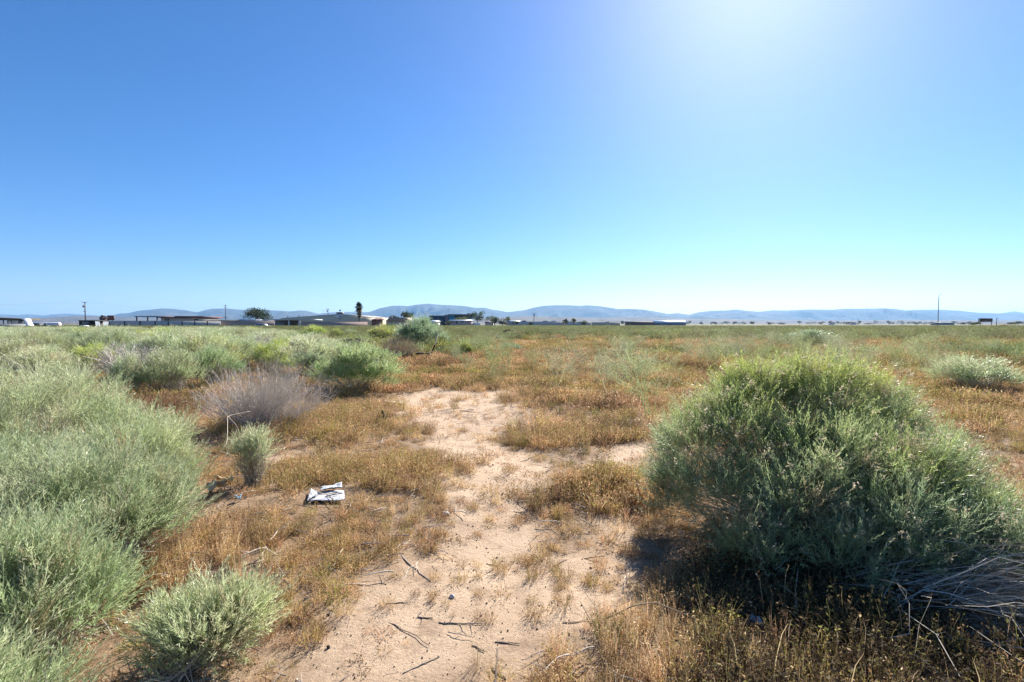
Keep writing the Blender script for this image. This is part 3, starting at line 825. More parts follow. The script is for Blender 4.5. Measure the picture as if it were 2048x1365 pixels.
# --- the grey dead one
def dead_shrub(seed, lobes, n1, base_r, cols, w=.0014, side=7):
    rg = np.random.default_rng(seed); mb = MB()
    lo = np.array(lobes, float); pk = rg.integers(0, len(lo), n1)
    d = unit(rg.normal(size=(n1, 3))); d[:, 2] = np.abs(d[:, 2]) * np.where(rg.random(n1) < .8, 1, -.3)
    e = lo[pk, :3] + d * lo[pk, 3:] * rg.uniform(.6, 1.05, (n1, 1)); e[:, 2] = np.maximum(e[:, 2], .06)
    b = np.concatenate([rg.normal(0, base_r, (n1, 2)), np.full((n1, 1), -.02)], 1)
    m_ = b + (e - b) * np.array([.6, .6, .38]) + rg.normal(0, .04, (n1, 3))
    t = np.linspace(0, 1, 6)[None, :, None]
    P = (1 - t) ** 2 * b[:, None] + 2 * t * (1 - t) * m_[:, None] + t ** 2 * e[:, None]
    cols = np.asarray(cols, float)
    c = cols[rg.integers(0, len(cols), n1)] * rg.uniform(.75, 1.25, (n1, 1))
    mb.strands(P, np.array([2.2, 1.9, 1.5, 1.2, .9, .5])[None] * w * rg.uniform(.7, 1.3, (n1, 1)), c, rg)
    n2 = n1 * side; i2 = np.repeat(np.arange(n1), side); u = rg.uniform(.3, 1, (n2, 1))
    s0 = (1 - u) ** 2 * b[i2] + 2 * u * (1 - u) * m_[i2] + u ** 2 * e[i2]
    dr = unit(unit((e - m_)[i2]) + rg.normal(0, .38, (n2, 3)) + np.array([0, 0, .22]))
    l = rg.uniform(.10, .30, (n2, 1)); s1 = s0 + dr * l
    mb.strands(np.stack([s0, (s0 + s1) / 2 + rg.normal(0, .008, (n2, 3)), s1], 1), np.array([1., .8, .4])[None] * w * .8 * np.ones((n2, 1)), c[i2] * rg.uniform(.85, 1.2, (n2, 1)), rg)
    n3 = n2 * 2; i3 = np.repeat(np.arange(n2), 2); u = rg.uniform(.3, .9, (n3, 1))
    q0 = s0[i3] * (1 - u) + s1[i3] * u; q1 = q0 + unit(dr[i3] + rg.normal(0, .5, (n3, 3))) * rg.uniform(.04, .11, (n3, 1))
    mb.strands(np.stack([q0, q1], 1), np.array([.7, .4])[None] * w * .8 * np.ones((n3, 1)), c[i2][i3] * rg.uniform(.9, 1.25, (n3, 1)), rg)
    return mb


o = dead_shrub(301, [(-.35, 0, .36, .80, .55, .52), (.45, .1, .42, .72, .55, .52), (0, .1, .52, .68, .55, .52)], 520, .20, GREYW, .0018, 6).build('dead_shrub', M_STEM)
o.location = G(-3.75, 7.15); tag(o, 'leafless grey shrub of fine dead twigs left of the trail', 'dead shrub')
o = dead_shrub(302, [(0, 0, .45, 1.1, .5, .62)], 300, .45, [(.44, .33, .24), (.52, .40, .29), (.36, .26, .18)], .0045, 5).build('dead_shrub', M_STEM)
o.location = G(*gp(795, 722)); tag(o, 'tan dead brush leaning in front of the tall blue-green shrub', 'dead shrub')
o = dead_shrub(303, [(0, 0, .12, .75, .4, .2)], 220, .4, [(.26, .15, .09), (.33, .21, .13), (.20, .11, .07)], .0016, 5).build('dead_shrub', M_STEM)
o.location = G(*gp(325, 825)); tag(o, 'low brown dead brush in the hollow between the left shrubs', 'dead shrub')


# --- shared shrub meshes for the middle distance (about 1 m wide, 1 m tall, scaled per plant)
def variant(seed, cols, tips, lobes=None, nclump=70, K=22, lw=.0034, leaf=.045, spr=.16, M=8, **kw):
    rg = np.random.default_rng(seed)
    if lobes is None:
        lobes = [(0, 0, .42, .34, .34, .44)] + [(.27 * math.cos(a), .27 * math.sin(a), rg.uniform(.24, .42), .24, .24, rg.uniform(.24, .34)) for a in rg.uniform(0, 6.28, 4)]
    f, s, w = shrub_parts(seed, lobes, nclump, K, spr=spr, leaf=leaf, lw=lw, M=M, cols=cols, tips=tips, base_r=.10, crad=.075, stems=2, woody=2., up=.8, **kw)
    return f.data('foliage', M_LEAF), s.data('stems', M_STEM)


V_SAGE = [variant(400, SAGE, PALE), variant(401, SAGE + VIVID, SAGE), variant(402, PALE, PALE), variant(403, SAGE + LIME, LIME), variant(404, TEAL + SAGE, PALE)]
V_PALE = [variant(410, PALE + GREYW[:1], PALE), variant(411, PALE, SAGE), variant(412, PALE + LIME, PALE)]
V_VIV = [variant(420, VIVID + SAGE, SAGE, nclump=60, K=44, lobes=[(0, 0, .5, .30, .3, .38), (-.30, 0, .32, .24, .25, .28), (.28, -.05, .42, .26, .26, .34), (.38, -.12, .2, .20, .2, .2), (-.18, -.2, .25, .22, .2, .24), (.08, -.22, .3, .2, .2, .24)])]
V_TEAL = [variant(430, TEAL, TEAL, nclump=70, K=34), variant(431, TEAL, TEAL)]
V_WEEDY = [variant(440, [(.17, .27, .08), (.21, .31, .095)], LIME, K=26, lw=.004), variant(441, [(.26, .33, .105), (.31, .36, .13)], LIME, K=22, lw=.004)]
DEADV = dead_shrub(450, [(0, 0, .45, .42, .42, .45)], 150, .10, GREYW, .0045, 5).data('shrub', M_STEM)
JOINED = {}


def joined(v):
    """foliage and stems of a shrub too small in the photo to show them apart"""
    k = v[0].name
    if k not in JOINED:
        mb = MB()
        for me in v:
            nv = len(me.vertices); co = np.empty(nv * 3, np.float32); me.vertices.foreach_get('co', co)
            cc = np.empty(nv * 4, np.float32); me.color_attributes['col'].data.foreach_get('color', cc)
            li = np.empty(len(me.loops), np.int32); me.loops.foreach_get('vertex_index', li)
            mb.mesh(co.reshape(-1, 3), li.reshape(-1, 4), c=cc.reshape(-1, 4)[:, :3])
        JOINED[k] = mb.data('shrub', M_LEAF)
    return JOINED[k]


RGS = np.random.default_rng(33)


def px_shrub(u0, u1, vt, vb, v, label, group=None, name='rabbitbrush', parts=True, cat='shrub', flat=1.):
    """shrub filling u0..u1, vt..vb of the photograph, standing where its foot meets the ground"""
    x, y = gp((u0 + u1) / 2, vb)
    w = (u1 - u0) / F * y
    h = CAMH - (vt - 648) / F * y
    sc = (w * .86, w * .86 * flat, max(h * .93, .25))
    rz = RGS.uniform(0, 6.28) if flat == 1. else 0
    y2 = y + w * .30
    return put_shrub((x * y2 / y, y2), sc, rz, v, label, group, name, parts, cat)


def put_shrub(xy, sc, rz, v, label, group, name='rabbitbrush', parts=True, cat='shrub'):
    if parts:
        e = empty(name, G(*xy), rz, label, cat, group); e.scale = sc
        link('foliage', v[0], e); link('stems', v[1], e)
        return e
    o = link(name, joined(v), None, G(*xy)); o.scale = sc; o.rotation_euler = (0, 0, rz)
    return tag(o, label, cat, group)


px_shrub(622, 812, 680, 792, V_VIV[0], 'rounded bright green shrub with white plastic caught in it, left of the trail', flat=.8)
px_shrub(1858, 2038, 708, 790, V_SAGE[0], 'dome-shaped green shrub behind the big flowering one at right', name='rabbitbrush')
px_shrub(1562, 1680, 657, 700, V_TEAL[0], 'blue-green shrub showing above the top of the big flowering shrub')
px_shrub(780, 898, 627, 704, V_TEAL[0], 'tallest blue-green shrub rising above the skyline near the field centre', name='sagebrush')
px_shrub(850, 906, 650, 706, V_TEAL[1], 'smaller blue-green shrub at the right side of the tall one', name='sagebrush')
px_shrub(735, 808, 640, 690, V_WEEDY[1], 'yellow-green bushy weed left of the tall blue-green shrub', name='bushy_weed', cat='weed')
px_shrub(596, 662, 646, 690, V_WEEDY[0], 'deep green bushy weed in front of the brown block wall', name='bushy_weed', cat='weed')
px_shrub(655, 690, 654, 682, V_WEEDY[0], 'dark green bush between the deep green weed and the yellow-green one', name='bushy_weed', cat='weed')
px_shrub(678, 724, 656, 680, V_SAGE[1], 'low spreading grey-green bush below the palm tree')
px_shrub(686, 720, 664, 690, V_WEEDY[1], 'small yellow-green weed just behind the rounded bright green shrub', name='bushy_weed', cat='weed')
px_shrub(912, 950, 680, 718, V_WEEDY[0], 'lone narrow green bush behind the white sack', name='bushy_weed', cat='weed')
px_shrub(990, 1050, 684, 706, V_TEAL[1], 'low pale blue-green bush below the dark dirt mound')
MID = [((222, 300, 700, 800), V_SAGE[4], 'dark-sided grey-green shrub just behind the huge left shrub'),
       ((288, 398, 688, 796), V_SAGE[0], 'full round grey-green shrub standing over the brown hollow'),
       ((385, 475, 688, 778), V_SAGE[1], 'deep green shrub between the brown hollow and the leafless grey shrub'),
       ((440, 530, 668, 748), V_SAGE[0], 'pale-topped shrub directly behind the leafless grey shrub'),
       ((515, 590, 690, 742), V_PALE[1], 'low pale shrub behind the right half of the leafless grey shrub'),
       ((548, 618, 670, 716), V_SAGE[3], 'yellowish round shrub at the right end of the shrub field'),
       ((480, 545, 662, 700), V_SAGE[4], 'round grey shrub below the white parked car'),
       ((560, 606, 660, 694), V_SAGE[1], 'green shrub behind the yellowish round one'),
       ((140, 235, 684, 760), V_SAGE[3], 'yellow-tinged shrub peering over the huge left shrub'),
       ((20, 150, 690, 770), V_PALE[0], 'pale silvery shrub just above the huge left shrub'),
       ((300, 400, 668, 728), V_SAGE[0], 'broad grey-green shrub in the second row behind the brown hollow'),
       ((205, 310, 664, 722), V_PALE[2], 'broad pale shrub in the second row at left'),
       ((395, 465, 664, 712), V_PALE[1], 'silvery shrub in the second row above the deep green one'),
       ((100, 200, 668, 716), V_SAGE[4], 'greyish shrub in the second row near the left edge'),
       ((0, 95, 672, 720), V_PALE[1], 'silvery shrub in the second row cut by the left edge')]
for b, v, lab in MID:
    e = px_shrub(*b, v, lab, 'shrubs of the left field')
    e.scale = (e.scale[0] * 1.25, e.scale[1] * 1.25, e.scale[2] * 1.08)


def left_field():
    rg = np.random.default_rng(44)
    spots = [(gp((b[0] + b[1]) / 2, b[3])[0], gp((b[0] + b[1]) / 2, b[3])[1] + .3, .7) for b, _, _ in MID]
    n = 0
    for k in range(9000):
        y = 13 + 72 * rg.random() ** 1.35
        u = rg.uniform(-120, 640)
        lim = 640 - max(0, y - 28) * 3.0
        if u > lim: continue
        x = (u - 1024) / F * y
        r = rg.uniform(.5, 1.35) * (1 + y / 110)
        if any((x - a) ** 2 + (y - b) ** 2 < (.80 * (r + c)) ** 2 for a, b, c in spots): continue
        spots.append((x, y, r))
        h = min(rg.uniform(.85, 1.42) * (.74 + .44 * r), (1.64 if 180 < u < 320 and y < 60 else 1.58) - .0052 * y)
        if u > 520: h *= .85
        pale = rg.random() < .55
        v = (V_PALE if pale else V_SAGE)[rg.integers(0, 3 if pale else 5)]
        if rg.random() < .16:
            o = link('dead_shrub', DEADV, None, G(x, y)); o.scale = (r * 1.9, r * 1.9, h * .85); o.rotation_euler = (0, 0, rg.uniform(0, 6.28))
            tag(o, 'grey leafless shrub among green ones in the crowded left field', 'dead shrub', 'dead shrubs of the left field'); n += 1
            continue
        put_shrub((x, y), (r * 1.75, r * 1.75, h), rg.uniform(0, 6.28), v,
                  'silvery pale shrub far back in the crowded left field' if pale else 'grey-green shrub far back in the crowded left field', 'shrubs of the left field', parts=False)
        n += 1
        if n >= 230: break
    print('LEFT FIELD', n)


left_field()


# ------------------------------------------------------------------ airy weeds of the field
def weed_mesh(seed, h=1., spread=.45, nmain=5, w=.0026, cols=((.30, .36, .16), (.38, .42, .24), (.26, .33, .13)), dens=1., pods=True):
    rg = np.random.default_rng(seed); mb = MB(); cols = np.asarray(cols, float)
    th = rg.uniform(0, 6.28, nmain)
    b = np.concatenate([rg.normal(0, .02, (nmain, 2)), np.full((nmain, 1), -.02)], 1)
    e = np.stack([np.cos(th), np.sin(th), np.zeros(nmain)], 1) * spread * rg.uniform(.2, .9, (nmain, 1)) * h + np.array([0, 0, 1.]) * h * rg.uniform(.7, 1, (nmain, 1))
    m_ = (b + e) / 2 + np.array([0, 0, .12 * h]) + rg.normal(0, .04 * h, (nmain, 3))

    def curve(b, m_, e, k):
        t = np.linspace(0, 1, k)[None, :, None]; return (1 - t) ** 2 * b[:, None] + 2 * t * (1 - t) * m_[:, None] + t ** 2 * e[:, None]
    c0 = cols[rg.integers(0, len(cols), nmain)]
    mb.strands(curve(b, m_, e, 6), np.linspace(1.8, .7, 6)[None] * w * np.ones((nmain, 1)), c0, rg)
    prev = (b, m_, e, c0)
    for lev, (per, ln, wd) in enumerate(((int(9 * dens), .38, .8), (int(5 * dens), .17, .6), (4, .07, .5))):
        b0, m0, e0, cc = prev
        n = len(b0) * per; i = np.repeat(np.arange(len(b0)), per)
        u = rg.uniform(.28 if lev == 0 else .2, 1., (n, 1))
        s = (1 - u) ** 2 * b0[i] + 2 * u * (1 - u) * m0[i] + u ** 2 * e0[i]
        d = unit(unit((e0 - b0)[i]) * .55 + rg.normal(0, .55, (n, 3)) + np.array([0, 0, .35]))
        t = s + d * ln * h * rg.uniform(.5, 1.2, (n, 1))
        mm = (s + t) / 2 + rg.normal(0, .05, (n, 3)) * ln * h + np.array([0, 0, .06 * ln])
        c1 = cols[rg.integers(0, len(cols), n)] * rg.uniform(.8, 1.25, (n, 1))
        mb.strands(curve(s, mm, t, 3), np.array([1, .85, .5])[None] * w * wd * np.ones((n, 1)), c1, rg)
        prev = (s, mm, t, c1)
    if pods:
        s, mm, t, c1 = prev
        n = len(t); d = unit(rg.normal(size=(n, 3)) + np.array([0, 0, .4])); l = rg.uniform(.012, .03, (n, 1)) * h; sv = unit(np.cross(d, rg.normal(size=(n, 3))))
        mb.quads(np.stack([t, t + d * l * .5 + sv * .0035, t + d * l, t + d * l * .5 - sv * .0035], 1), c1 * np.array([1.05, 1.05, 1.1]))
    return mb.data('weed', M_WEED)


WC = ((.27, .30, .13), (.36, .375, .21), (.22, .25, .10)), ((.32, .32, .175), (.42, .41, .27), (.26, .265, .125)), ((.19, .24, .08), (.24, .28, .10), (.30, .325, .155))
WF = [[(a * .62, b * .60, c * .50) for a, b, c in w] for w in WC]
V_WEED = [weed_mesh(500 + i, 1, .5, 5, .0028, WC[i % 3]) for i in range(6)]
# nearest single ones
for (u, v, h, k, lab) in ((1300, 838, 1.12, 0, 'tall thin airy weed with crooked pale stems left of the big flowering shrub'),
                          (1222, 800, 1.05, 1, 'airy pale weed with forked stems behind the brown hummock'),
                          (1440, 745, 1.25, 4, 'airy grey weed just left of the big flowering shrub top'),
                          (1845, 735, 1.15, 0, 'slim upright weed standing in the red grass behind the big shrub'),
                          (1110, 752, .95, 3, 'airy green weed standing on the far side of the bare sand')):
    o = link('airy_weed', V_WEED[k], None, G(*gp(u, v))); o.scale = (h * 1.45, h * 1.45, h); o.rotation_euler = (0, 0, k * 1.3)
    tag(o, lab, 'weed', 'airy weeds of the field')


def field_weeds():
    rg = np.random.default_rng(55)
    x, y = frustum(rg, 2600, 11, 62, 2)
    u = 1024 + x / y * F
    g = vnoise(x, y, .055, 11) * .6 + vnoise(x, y, .17, 12) * .4
    keep = (u > 860 + np.maximum(0, 20 - y) * 12) & (rg.random(len(x)) < np.clip((g - .40) * 5, .08, 1)) & (cover(x, y) > .4)
    keep &= ~((np.abs(x - 2.9) < 2.4) & (y < 7))
    x, y = x[keep], y[keep]
    o_ = np.argsort(y)[:285]
    for i in o_:
        h = rg.uniform(.5, .95)
        o = link('airy_weed', V_WEED[rg.integers(0, 6)], None, G(x[i], y[i])); o.scale = (h * rg.uniform(1., 1.5), h * rg.uniform(1., 1.5), h); o.rotation_euler = (0, 0, rg.uniform(0, 6.28))
        tag(o, 'knee-high airy green weed scattered through the open dry field', 'weed', 'airy weeds of the field')
    print('WEEDS', len(o_), 'to', y[o_].max())
    yl = y[o_].max()
    x, y = frustum(rg, 12000, yl * .9, 170, 4)
    u = 1024 + x / y * F
    g = vnoise(x, y, .03, 11) * .6 + vnoise(x, y, .12, 12) * .4
    k = ((u > 600) | (y > 80)) & (rg.random(len(x)) < np.clip((g - .36) * 4 + y / 160, .1, 1)); x, y = x[k], y[k]; n = len(x)
    s = rg.uniform(.6, 1.05, n)
    instancer('far_weeds', 'green band of countless low weeds out to the walls', 'weeds', np.stack([x, y, gh(x, y)], 1),
              np.stack([np.zeros(n), np.zeros(n), rg.uniform(0, 6.28, n)], 1), np.stack([s * 1.9, s * 1.9, s * .95], 1), rg.integers(0, 4, n),
              [weed_mesh(520 + i, 1, .6, 6, .006, WF[i % 3], .8) for i in range(4)])


field_weeds()


# ------------------------------------------------------------------ small things on the ground
def sheet(pts_uv, z=.01, thick=.004, crumple=.01, seed=0, n=14):
    """crumpled sheet over a quad given by four ground points"""
    rg = np.random.default_rng(seed); mb = MB()
    p = [np.array([*a]) for a in pts_uv]
    g = np.linspace(0, 1, n); U, V = np.meshgrid(g, g)
    X = (1 - V)[..., None] * ((1 - U)[..., None] * p[0] + U[..., None] * p[1]) + V[..., None] * ((1 - U)[..., None] * p[3] + U[..., None] * p[2])
    ph = rg.uniform(0, 6.28, 6)
    Z = crumple * (np.sin(5 * U + 3 * V + ph[0]) + .7 * np.sin(9 * V - 4 * U + ph[1]) + .5 * np.sin(14 * U + 11 * V + ph[2])) + rg.normal(0, crumple * .18, U.shape)
    Z = Z - Z.min() + z
    top = np.concatenate([X, (Z + thick)[..., None]], -1).reshape(-1, 3); bot = np.concatenate([X, Z[..., None]], -1).reshape(-1, 3)
    idx = np.arange(n * n).reshape(n, n)
    q = np.stack([idx[:-1, :-1], idx[:-1, 1:], idx[1:, 1:], idx[1:, :-1]], -1).reshape(-1, 4)
    rim = np.concatenate([idx[0], idx[1:, -1], idx[-1, -2::-1], idx[-2:0:-1, 0]])
    rq = [(rim[i], rim[i] + n * n, rim[(i + 1) % len(rim)] + n * n, rim[(i + 1) % len(rim)]) for i in range(len(rim))]
    mb.mesh(np.concatenate([top, bot]), np.concatenate([q, q[:, ::-1] + n * n, np.array(rq)]))
    return mb


M_WHITE = solid('white_board', (.42, .43, .45), .7, .35, 9, bump=.3)
M_PLASTIC = solid('white_plastic', (.74, .75, .77), .35, .08, 30)
M_BEIGE = solid('beige_foam', (.60, .47, .30), .8, .25, 14, bump=.3)
M_BLUE = solid('light_blue_plastic', (.35, .52, .62), .4, .15, 20)
M_BROWN = solid('brown_glass', (.12, .045, .018), .15, .2, 10, spec=.5)
M_DARKWOOD = solid('charred_wood', (.055, .045, .04), .9, .35, 8, bump=.4)
M_GREYWOOD = solid('grey_wood', (.30, .26, .22), .9, .3, 14, bump=.4)
M_STONE = solid('pale_stone', (.52, .50, .48), .85, .18, 14, bump=.4)
M_DIRT = solid('dark_soil', (.10, .070, .045), .95, .35, 3, bump=.8)

# the white torn board with two flaps
e = empty('torn_board', G(*gp(655, 996)), 0, 'torn white board with a folded flap lying on dry brown growth', 'litter')
bx, by = gp(655, 996)


def rel(u, v):
    a, b = gp(u, v); return (a - bx, b - by)


sheet([rel(617, 1008), rel(690, 1008), rel(688, 988), rel(622, 986)], .012, .004, .003, 3).build('panel', M_WHITE, e)
sheet([rel(640, 990), rel(684, 985), rel(684, 976), rel(645, 981)], .030, .004, .006, 4).build('flap', M_WHITE, e)
sheet([rel(614, 1010), rel(634, 1000), rel(634, 988), rel(622, 986)], .030, .004, .004, 5).build('flap', M_WHITE, e)
for (u, v, w, d, c, m, lab, nm) in (
        (432, 985, .17, .10, .022, M_BEIGE, 'crumpled beige foam litter at the foot of the small sage bush', 'crumpled_foam'),
        (448, 970, .20, .05, .016, M_BEIGE, 'thin curled pale strip of litter behind the crumpled beige foam', 'litter_strip'),
        (476, 1004, .05, .04, .010, M_BLUE, 'little light blue plastic scrap beside the crumpled beige foam', 'plastic_scrap'),
        (752, 755, .14, .12, .06, M_PLASTIC, 'white plastic scrap caught low in the rounded bright green shrub', 'plastic_scrap'),
        (1905, 1190, .09, .06, .010, M_PLASTIC, 'bluish white wrapper in shade below the toppled stems', 'wrapper'),
        (1513, 1258, .05, .09, .010, M_PLASTIC, 'white and blue wrapper beside the brown bottle shard', 'wrapper')):
    a, b = gp(u, v)
    o = sheet([(-w / 2, -d / 2), (w / 2, -d / 2 * .7), (w / 2 * .8, d / 2), (-w / 2 * .7, d / 2 * .8)], .02, .003, c, u).build(nm, m, None, True)
    o.location = G(a, b, .0 if u != 752 else .35); o.rotation_euler = (0, 0, u % 7 * .2)
    tag(o, lab, 'litter')


def lump(name, m, loc, sc, seed, label, cat, sub=12):
    rg = np.random.default_rng(seed); mb = MB()
    th = np.linspace(0, 2 * PI, 2 * sub, endpoint=False); ph = np.linspace(-PI / 2, PI / 2, sub)
    T, Pp = np.meshgrid(th, ph)
    k = rg.uniform(0, 6.28, 5)
    r = 1 + .13 * np.sin(3 * T + k[0]) * np.cos(2 * Pp + k[1]) + .08 * np.sin(7 * T + k[2] + 3 * Pp) + rg.normal(0, .035, T.shape) * np.cos(Pp)
    X = np.stack([np.cos(T) * np.cos(Pp) * r, np.sin(T) * np.cos(Pp) * r, np.sin(Pp) * r], -1) * np.array(sc)
    idx = np.arange(X.shape[0] * X.shape[1]).reshape(X.shape[:2]); nx = np.roll(idx, -1, 1)
    mb.mesh(X.reshape(-1, 3), np.stack([idx[:-1], nx[:-1], nx[1:], idx[1:]], -1).reshape(-1, 4))
    o = mb.build(name, m, None, True); o.location = loc
    return tag(o, label, cat)


lump('white_sack', M_PLASTIC, G(*gp(908, 726), .06), (.27, .16, .13), 1, 'half-buried white sack lying in the dry grass beyond the sand', 'litter')
lump('stone', M_STONE, G(*gp(892, 1030), .008), (.028, .022, .018), 2, 'pale grey stone beside the trail right of the torn white board', 'stone')
lump('stone', M_STONE, G(*gp(904, 1195), .005), (.016, .012, .012), 3, 'little white stone on open sand below the long forked stick', 'stone')
lump('dirt_mound', M_DIRT, G(*gp(1018, 684), .12), (1.15, .8, .85), 4, 'dark dirt mound standing up from the field beyond the white sack', 'mound', 22)
lump('dirt_mound', M_DIRT, G(*gp(712, 700), .1), (1.3, .7, .55), 5, 'low dark dirt mound behind the rounded bright green shrub', 'mound', 22)

# brown bottle shard
mb = MB(); t = np.linspace(0, 1, 8)
mb.tube(np.stack([(t - .5) * .11, 0 * t, .03 + 0 * t], 1), [.014, .016, .027, .029, .029, .029, .029, .020], 14)
o = mb.build('glass_bottle', M_BROWN, None, True); o.location = G(*gp(1488, 1258)); o.rotation_euler = (0, .1, -.5)
tag(o, 'brown glass bottle lying in shade at the big shrub edge', 'bottle')


# sticks one can point at:  (u0,v0)-(u1,v1), radius, kind, branches, label
DK, GY, TN, PL = (.17, .14, .12), (.29, .25, .22), (.46, .36, .26), (.58, .49, .38)
STICKS = [
    (793, 1103, 862, 1165, .0085, GY, 0, .004, 'thickest grey stick lying between dry growth and sand'),
    (748, 1228, 858, 1294, .0055, DK, 0, .004, 'long dark bent stick on the open sand in the foreground'),
    (878, 1246, 964, 1250, .0065, DK, 3, .004, 'dark forked stick with upright twigs in the trail'),
    (806, 1348, 880, 1314, .006, GY, 0, .004, 'grey split stick at the bottom of the trail'),
    (836, 1236, 866, 1238, .007, DK, 1, .004, 'short dark stick left of the dark forked stick'),
    (772, 1208, 822, 1207, .006, DK, 0, .004, 'dark stick with a pale broken end above the long bent stick'),
    (990, 1285, 1040, 1290, .007, DK, 0, .004, 'straight dark stick at the right side of the trail'),
    (984, 1338, 1012, 1362, .008, DK, 0, .004, 'stubby dark stick at the bottom edge of the trail'),
    (944, 1292, 970, 1306, .007, DK, 0, .004, 'short dark stick below the dark forked stick'),
    (972, 1128, 1000, 1134, .0065, DK, 0, .004, 'short dark stick on sand level with the thickest grey stick'),
    (1125, 1246, 1205, 1240, .006, TN, 0, .004, 'straight tan stick ending under the arching branch'),
    (552, 1122, 566, 1166, .008, GY, 0, .004, 'curved grey root end in the brown mat at left'),
    (584, 1238, 618, 1250, .008, DK, 0, .004, 'dark half-buried stick at the left border of the sand'),
    (636, 1256, 690, 1200, .0045, PL, 0, .004, 'pale slanting twig at the left border of the sand'),
    (550, 1205, 592, 1180, .0035, TN, 0, .004, 'thin tan stem lying over the brown mat'),
    (720, 1112, 692, 1136, .005, GY, 0, .004, 'grey twig in the brown mat left of the thickest stick'),
    (1108, 1134, 1134, 1120, .006, DK, 0, .004, 'dark stick on the sand beside the little orange tuft'),
    (1040, 925, 1092, 905, .008, GY, 0, .004, 'grey split stick on sand before the brown hummock'),
    (1060, 930, 1110, 936, .0045, TN, 0, .004, 'thin tan twig beside the grey split stick'),
    (920, 822, 945, 826, .012, DK, 0, .004, 'dark stick lying on the far part of the bare sand'),
    (736, 976, 754, 955, .006, PL, 1, .004, 'pale branched twig standing out of the brown growth'),
    (716, 885, 760, 850, .008, PL, 4, .05, 'pale bundle of dead twigs in the brown growth'),
]
for i, (u0, v0, u1, v1, r, c, nb, lift, lab) in enumerate(STICKS):
    a, b = np.array(gp(u0, v0)), np.array(gp(u1, v1)); L = float(np.hypot(*(b - a)))
    o = stick_mesh(700 + i, L, r * .62, c, nb, .028, lift, 7).build('stick', M_STICK, None, True)
    cx, cy = (a + b) / 2
    o.location = G(cx, cy, -.001 + .02 * float(cover(cx, cy) > .7)); o.rotation_euler = (0, 0, math.atan2(b[1] - a[1], b[0] - a[0]))
    tag(o, lab, 'stick', 'sticks on the ground')


def branch(name, pts, rad, mat, label, twigs=(), cat='branch', sides=7, c=(.3, .24, .18)):
    """a branch through ground pixels with heights: (u, v, z)"""
    mb = MB()

    def world(p):
        out = []
        for (u, v, z) in p:
            d = ray(u, v); t = (z - CAMH) / d[2]; out.append((d[0] * t, d[1] * t, z))
        out = np.array(out); k = len(out); s = np.linspace(0, k - 1, k * 4)
        return np.stack([np.interp(s, np.arange(k), out[:, j]) for j in range(3)], 1)
    P = world(pts); mb.tube(P, np.linspace(rad, rad * .5, len(P)), sides, np.asarray(c))
    for tw in twigs:
        Q = world(tw); mb.tube(Q, np.linspace(rad * .6, rad * .25, len(Q)), sides, np.asarray(c) * 1.05)
    ctr = P[0] * np.array([1, 1, 0])
    for i in range(len(mb.V)): mb.V[i] = mb.V[i] - ctr
    o = mb.build(name, mat, None, True); o.location = ctr
    return tag(o, label, cat)


branch('branch', [(1205, 1240, .03), (1230, 1230, .06), (1265, 1212, .10), (1310, 1205, .12), (1360, 1225, .08), (1410, 1248, .03)], .005, M_STICK,
       'long arching tan branch over dry straw at lower right of the trail', [[(1205, 1240, .03), (1185, 1205, .05), (1165, 1180, .03)], [(1205, 1240, .03), (1212, 1275, .01)],
                                                                             [(1222, 1250, .03), (1222, 1300, .02), (1210, 1328, .01)]], c=(.40, .31, .23))
branch('branch', [(400, 1025, .06), (445, 1022, .10), (478, 1030, .06), (540, 1050, .02)], .006, M_STICK,
       'dark forked branch lying before the crumpled beige foam', [[(445, 1022, .10), (470, 1008, .14), (500, 990, .18)], [(425, 1022, .08), (418, 1008, .1)], [(478, 1030, .06), (520, 1012, .10), (560, 990, .12)]], c=(.17, .13, .10))
branch('branch', [(405, 960, .10), (425, 925, .30), (455, 885, .45), (455, 832, .55), (500, 823, .55)], .004, M_STICK,
       'crooked pale dead stem standing before the leafless grey shrub', [[(455, 832, .55), (440, 815, .6), (432, 802, .62)], [(455, 832, .55), (472, 850, .5), (480, 868, .45)], [(405, 960, .10), (450, 915, .3), (474, 860, .48)]], c=(.46, .39, .30))
branch('branch', [(625, 800, .12), (640, 790, .2), (662, 796, .12)], .006, M_STICK, 'white curved twig between the grey shrub and the bright green one', c=(.58, .53, .47))
branch('branch', [(1600, 1270, .02), (1590, 1190, .14), (1596, 1140, .2)], .0035, M_STICK, 'bare forked stem standing in shade before the big flowering shrub',
       [[(1600, 1270, .02), (1570, 1262, .05)], [(1590, 1190, .14), (1560, 1170, .18)], [(1600, 1270, .02), (1640, 1255, .05)]], c=(.33, .29, .23))
branch('snag', [(818, 722, .02), (822, 712, .28), (838, 707, .40), (862, 708, .36), (870, 718, .05)], .06, M_DARKWOOD, 'blackened arched dead branch beyond the bright green shrub',
       [[(862, 708, .36), (870, 690, .75), (876, 668, 1.15)], [(820, 715, .2), (812, 703, .45)], [(862, 712, .25), (885, 716, .2)], [(838, 707, .4), (846, 720, .05)]], 'dead branch')
branch('stump', [(770, 838, .0), (768, 832, .10), (764, 822, .22)], .035, M_DARKWOOD, 'small black stump poking up at the left border of the sand', [[(770, 838, .0), (776, 834, .1)]], 'stump')
# bleached plank
a, b = np.array(gp(768, 808)), np.array(gp(806, 812))
mb = MB(); mb.box(-.22, .22, -.045, .045, 0, .03); o = mb.build('plank', solid('bleached_wood', (.60, .56, .52), .85, .2, 8, bump=.3)); o.location = G(*((a + b) / 2), .03); o.rotation_euler = (.25, .04, -.35)
tag(o, 'short bleached plank where the bare sand begins', 'plank')
# rod-like dead stems in the left shrubs


# ------------------------------------------------------------------ the far side: walls, houses, vehicles
def mat_(n, c, r=.8, **k): return solid(n, c, r, **k)


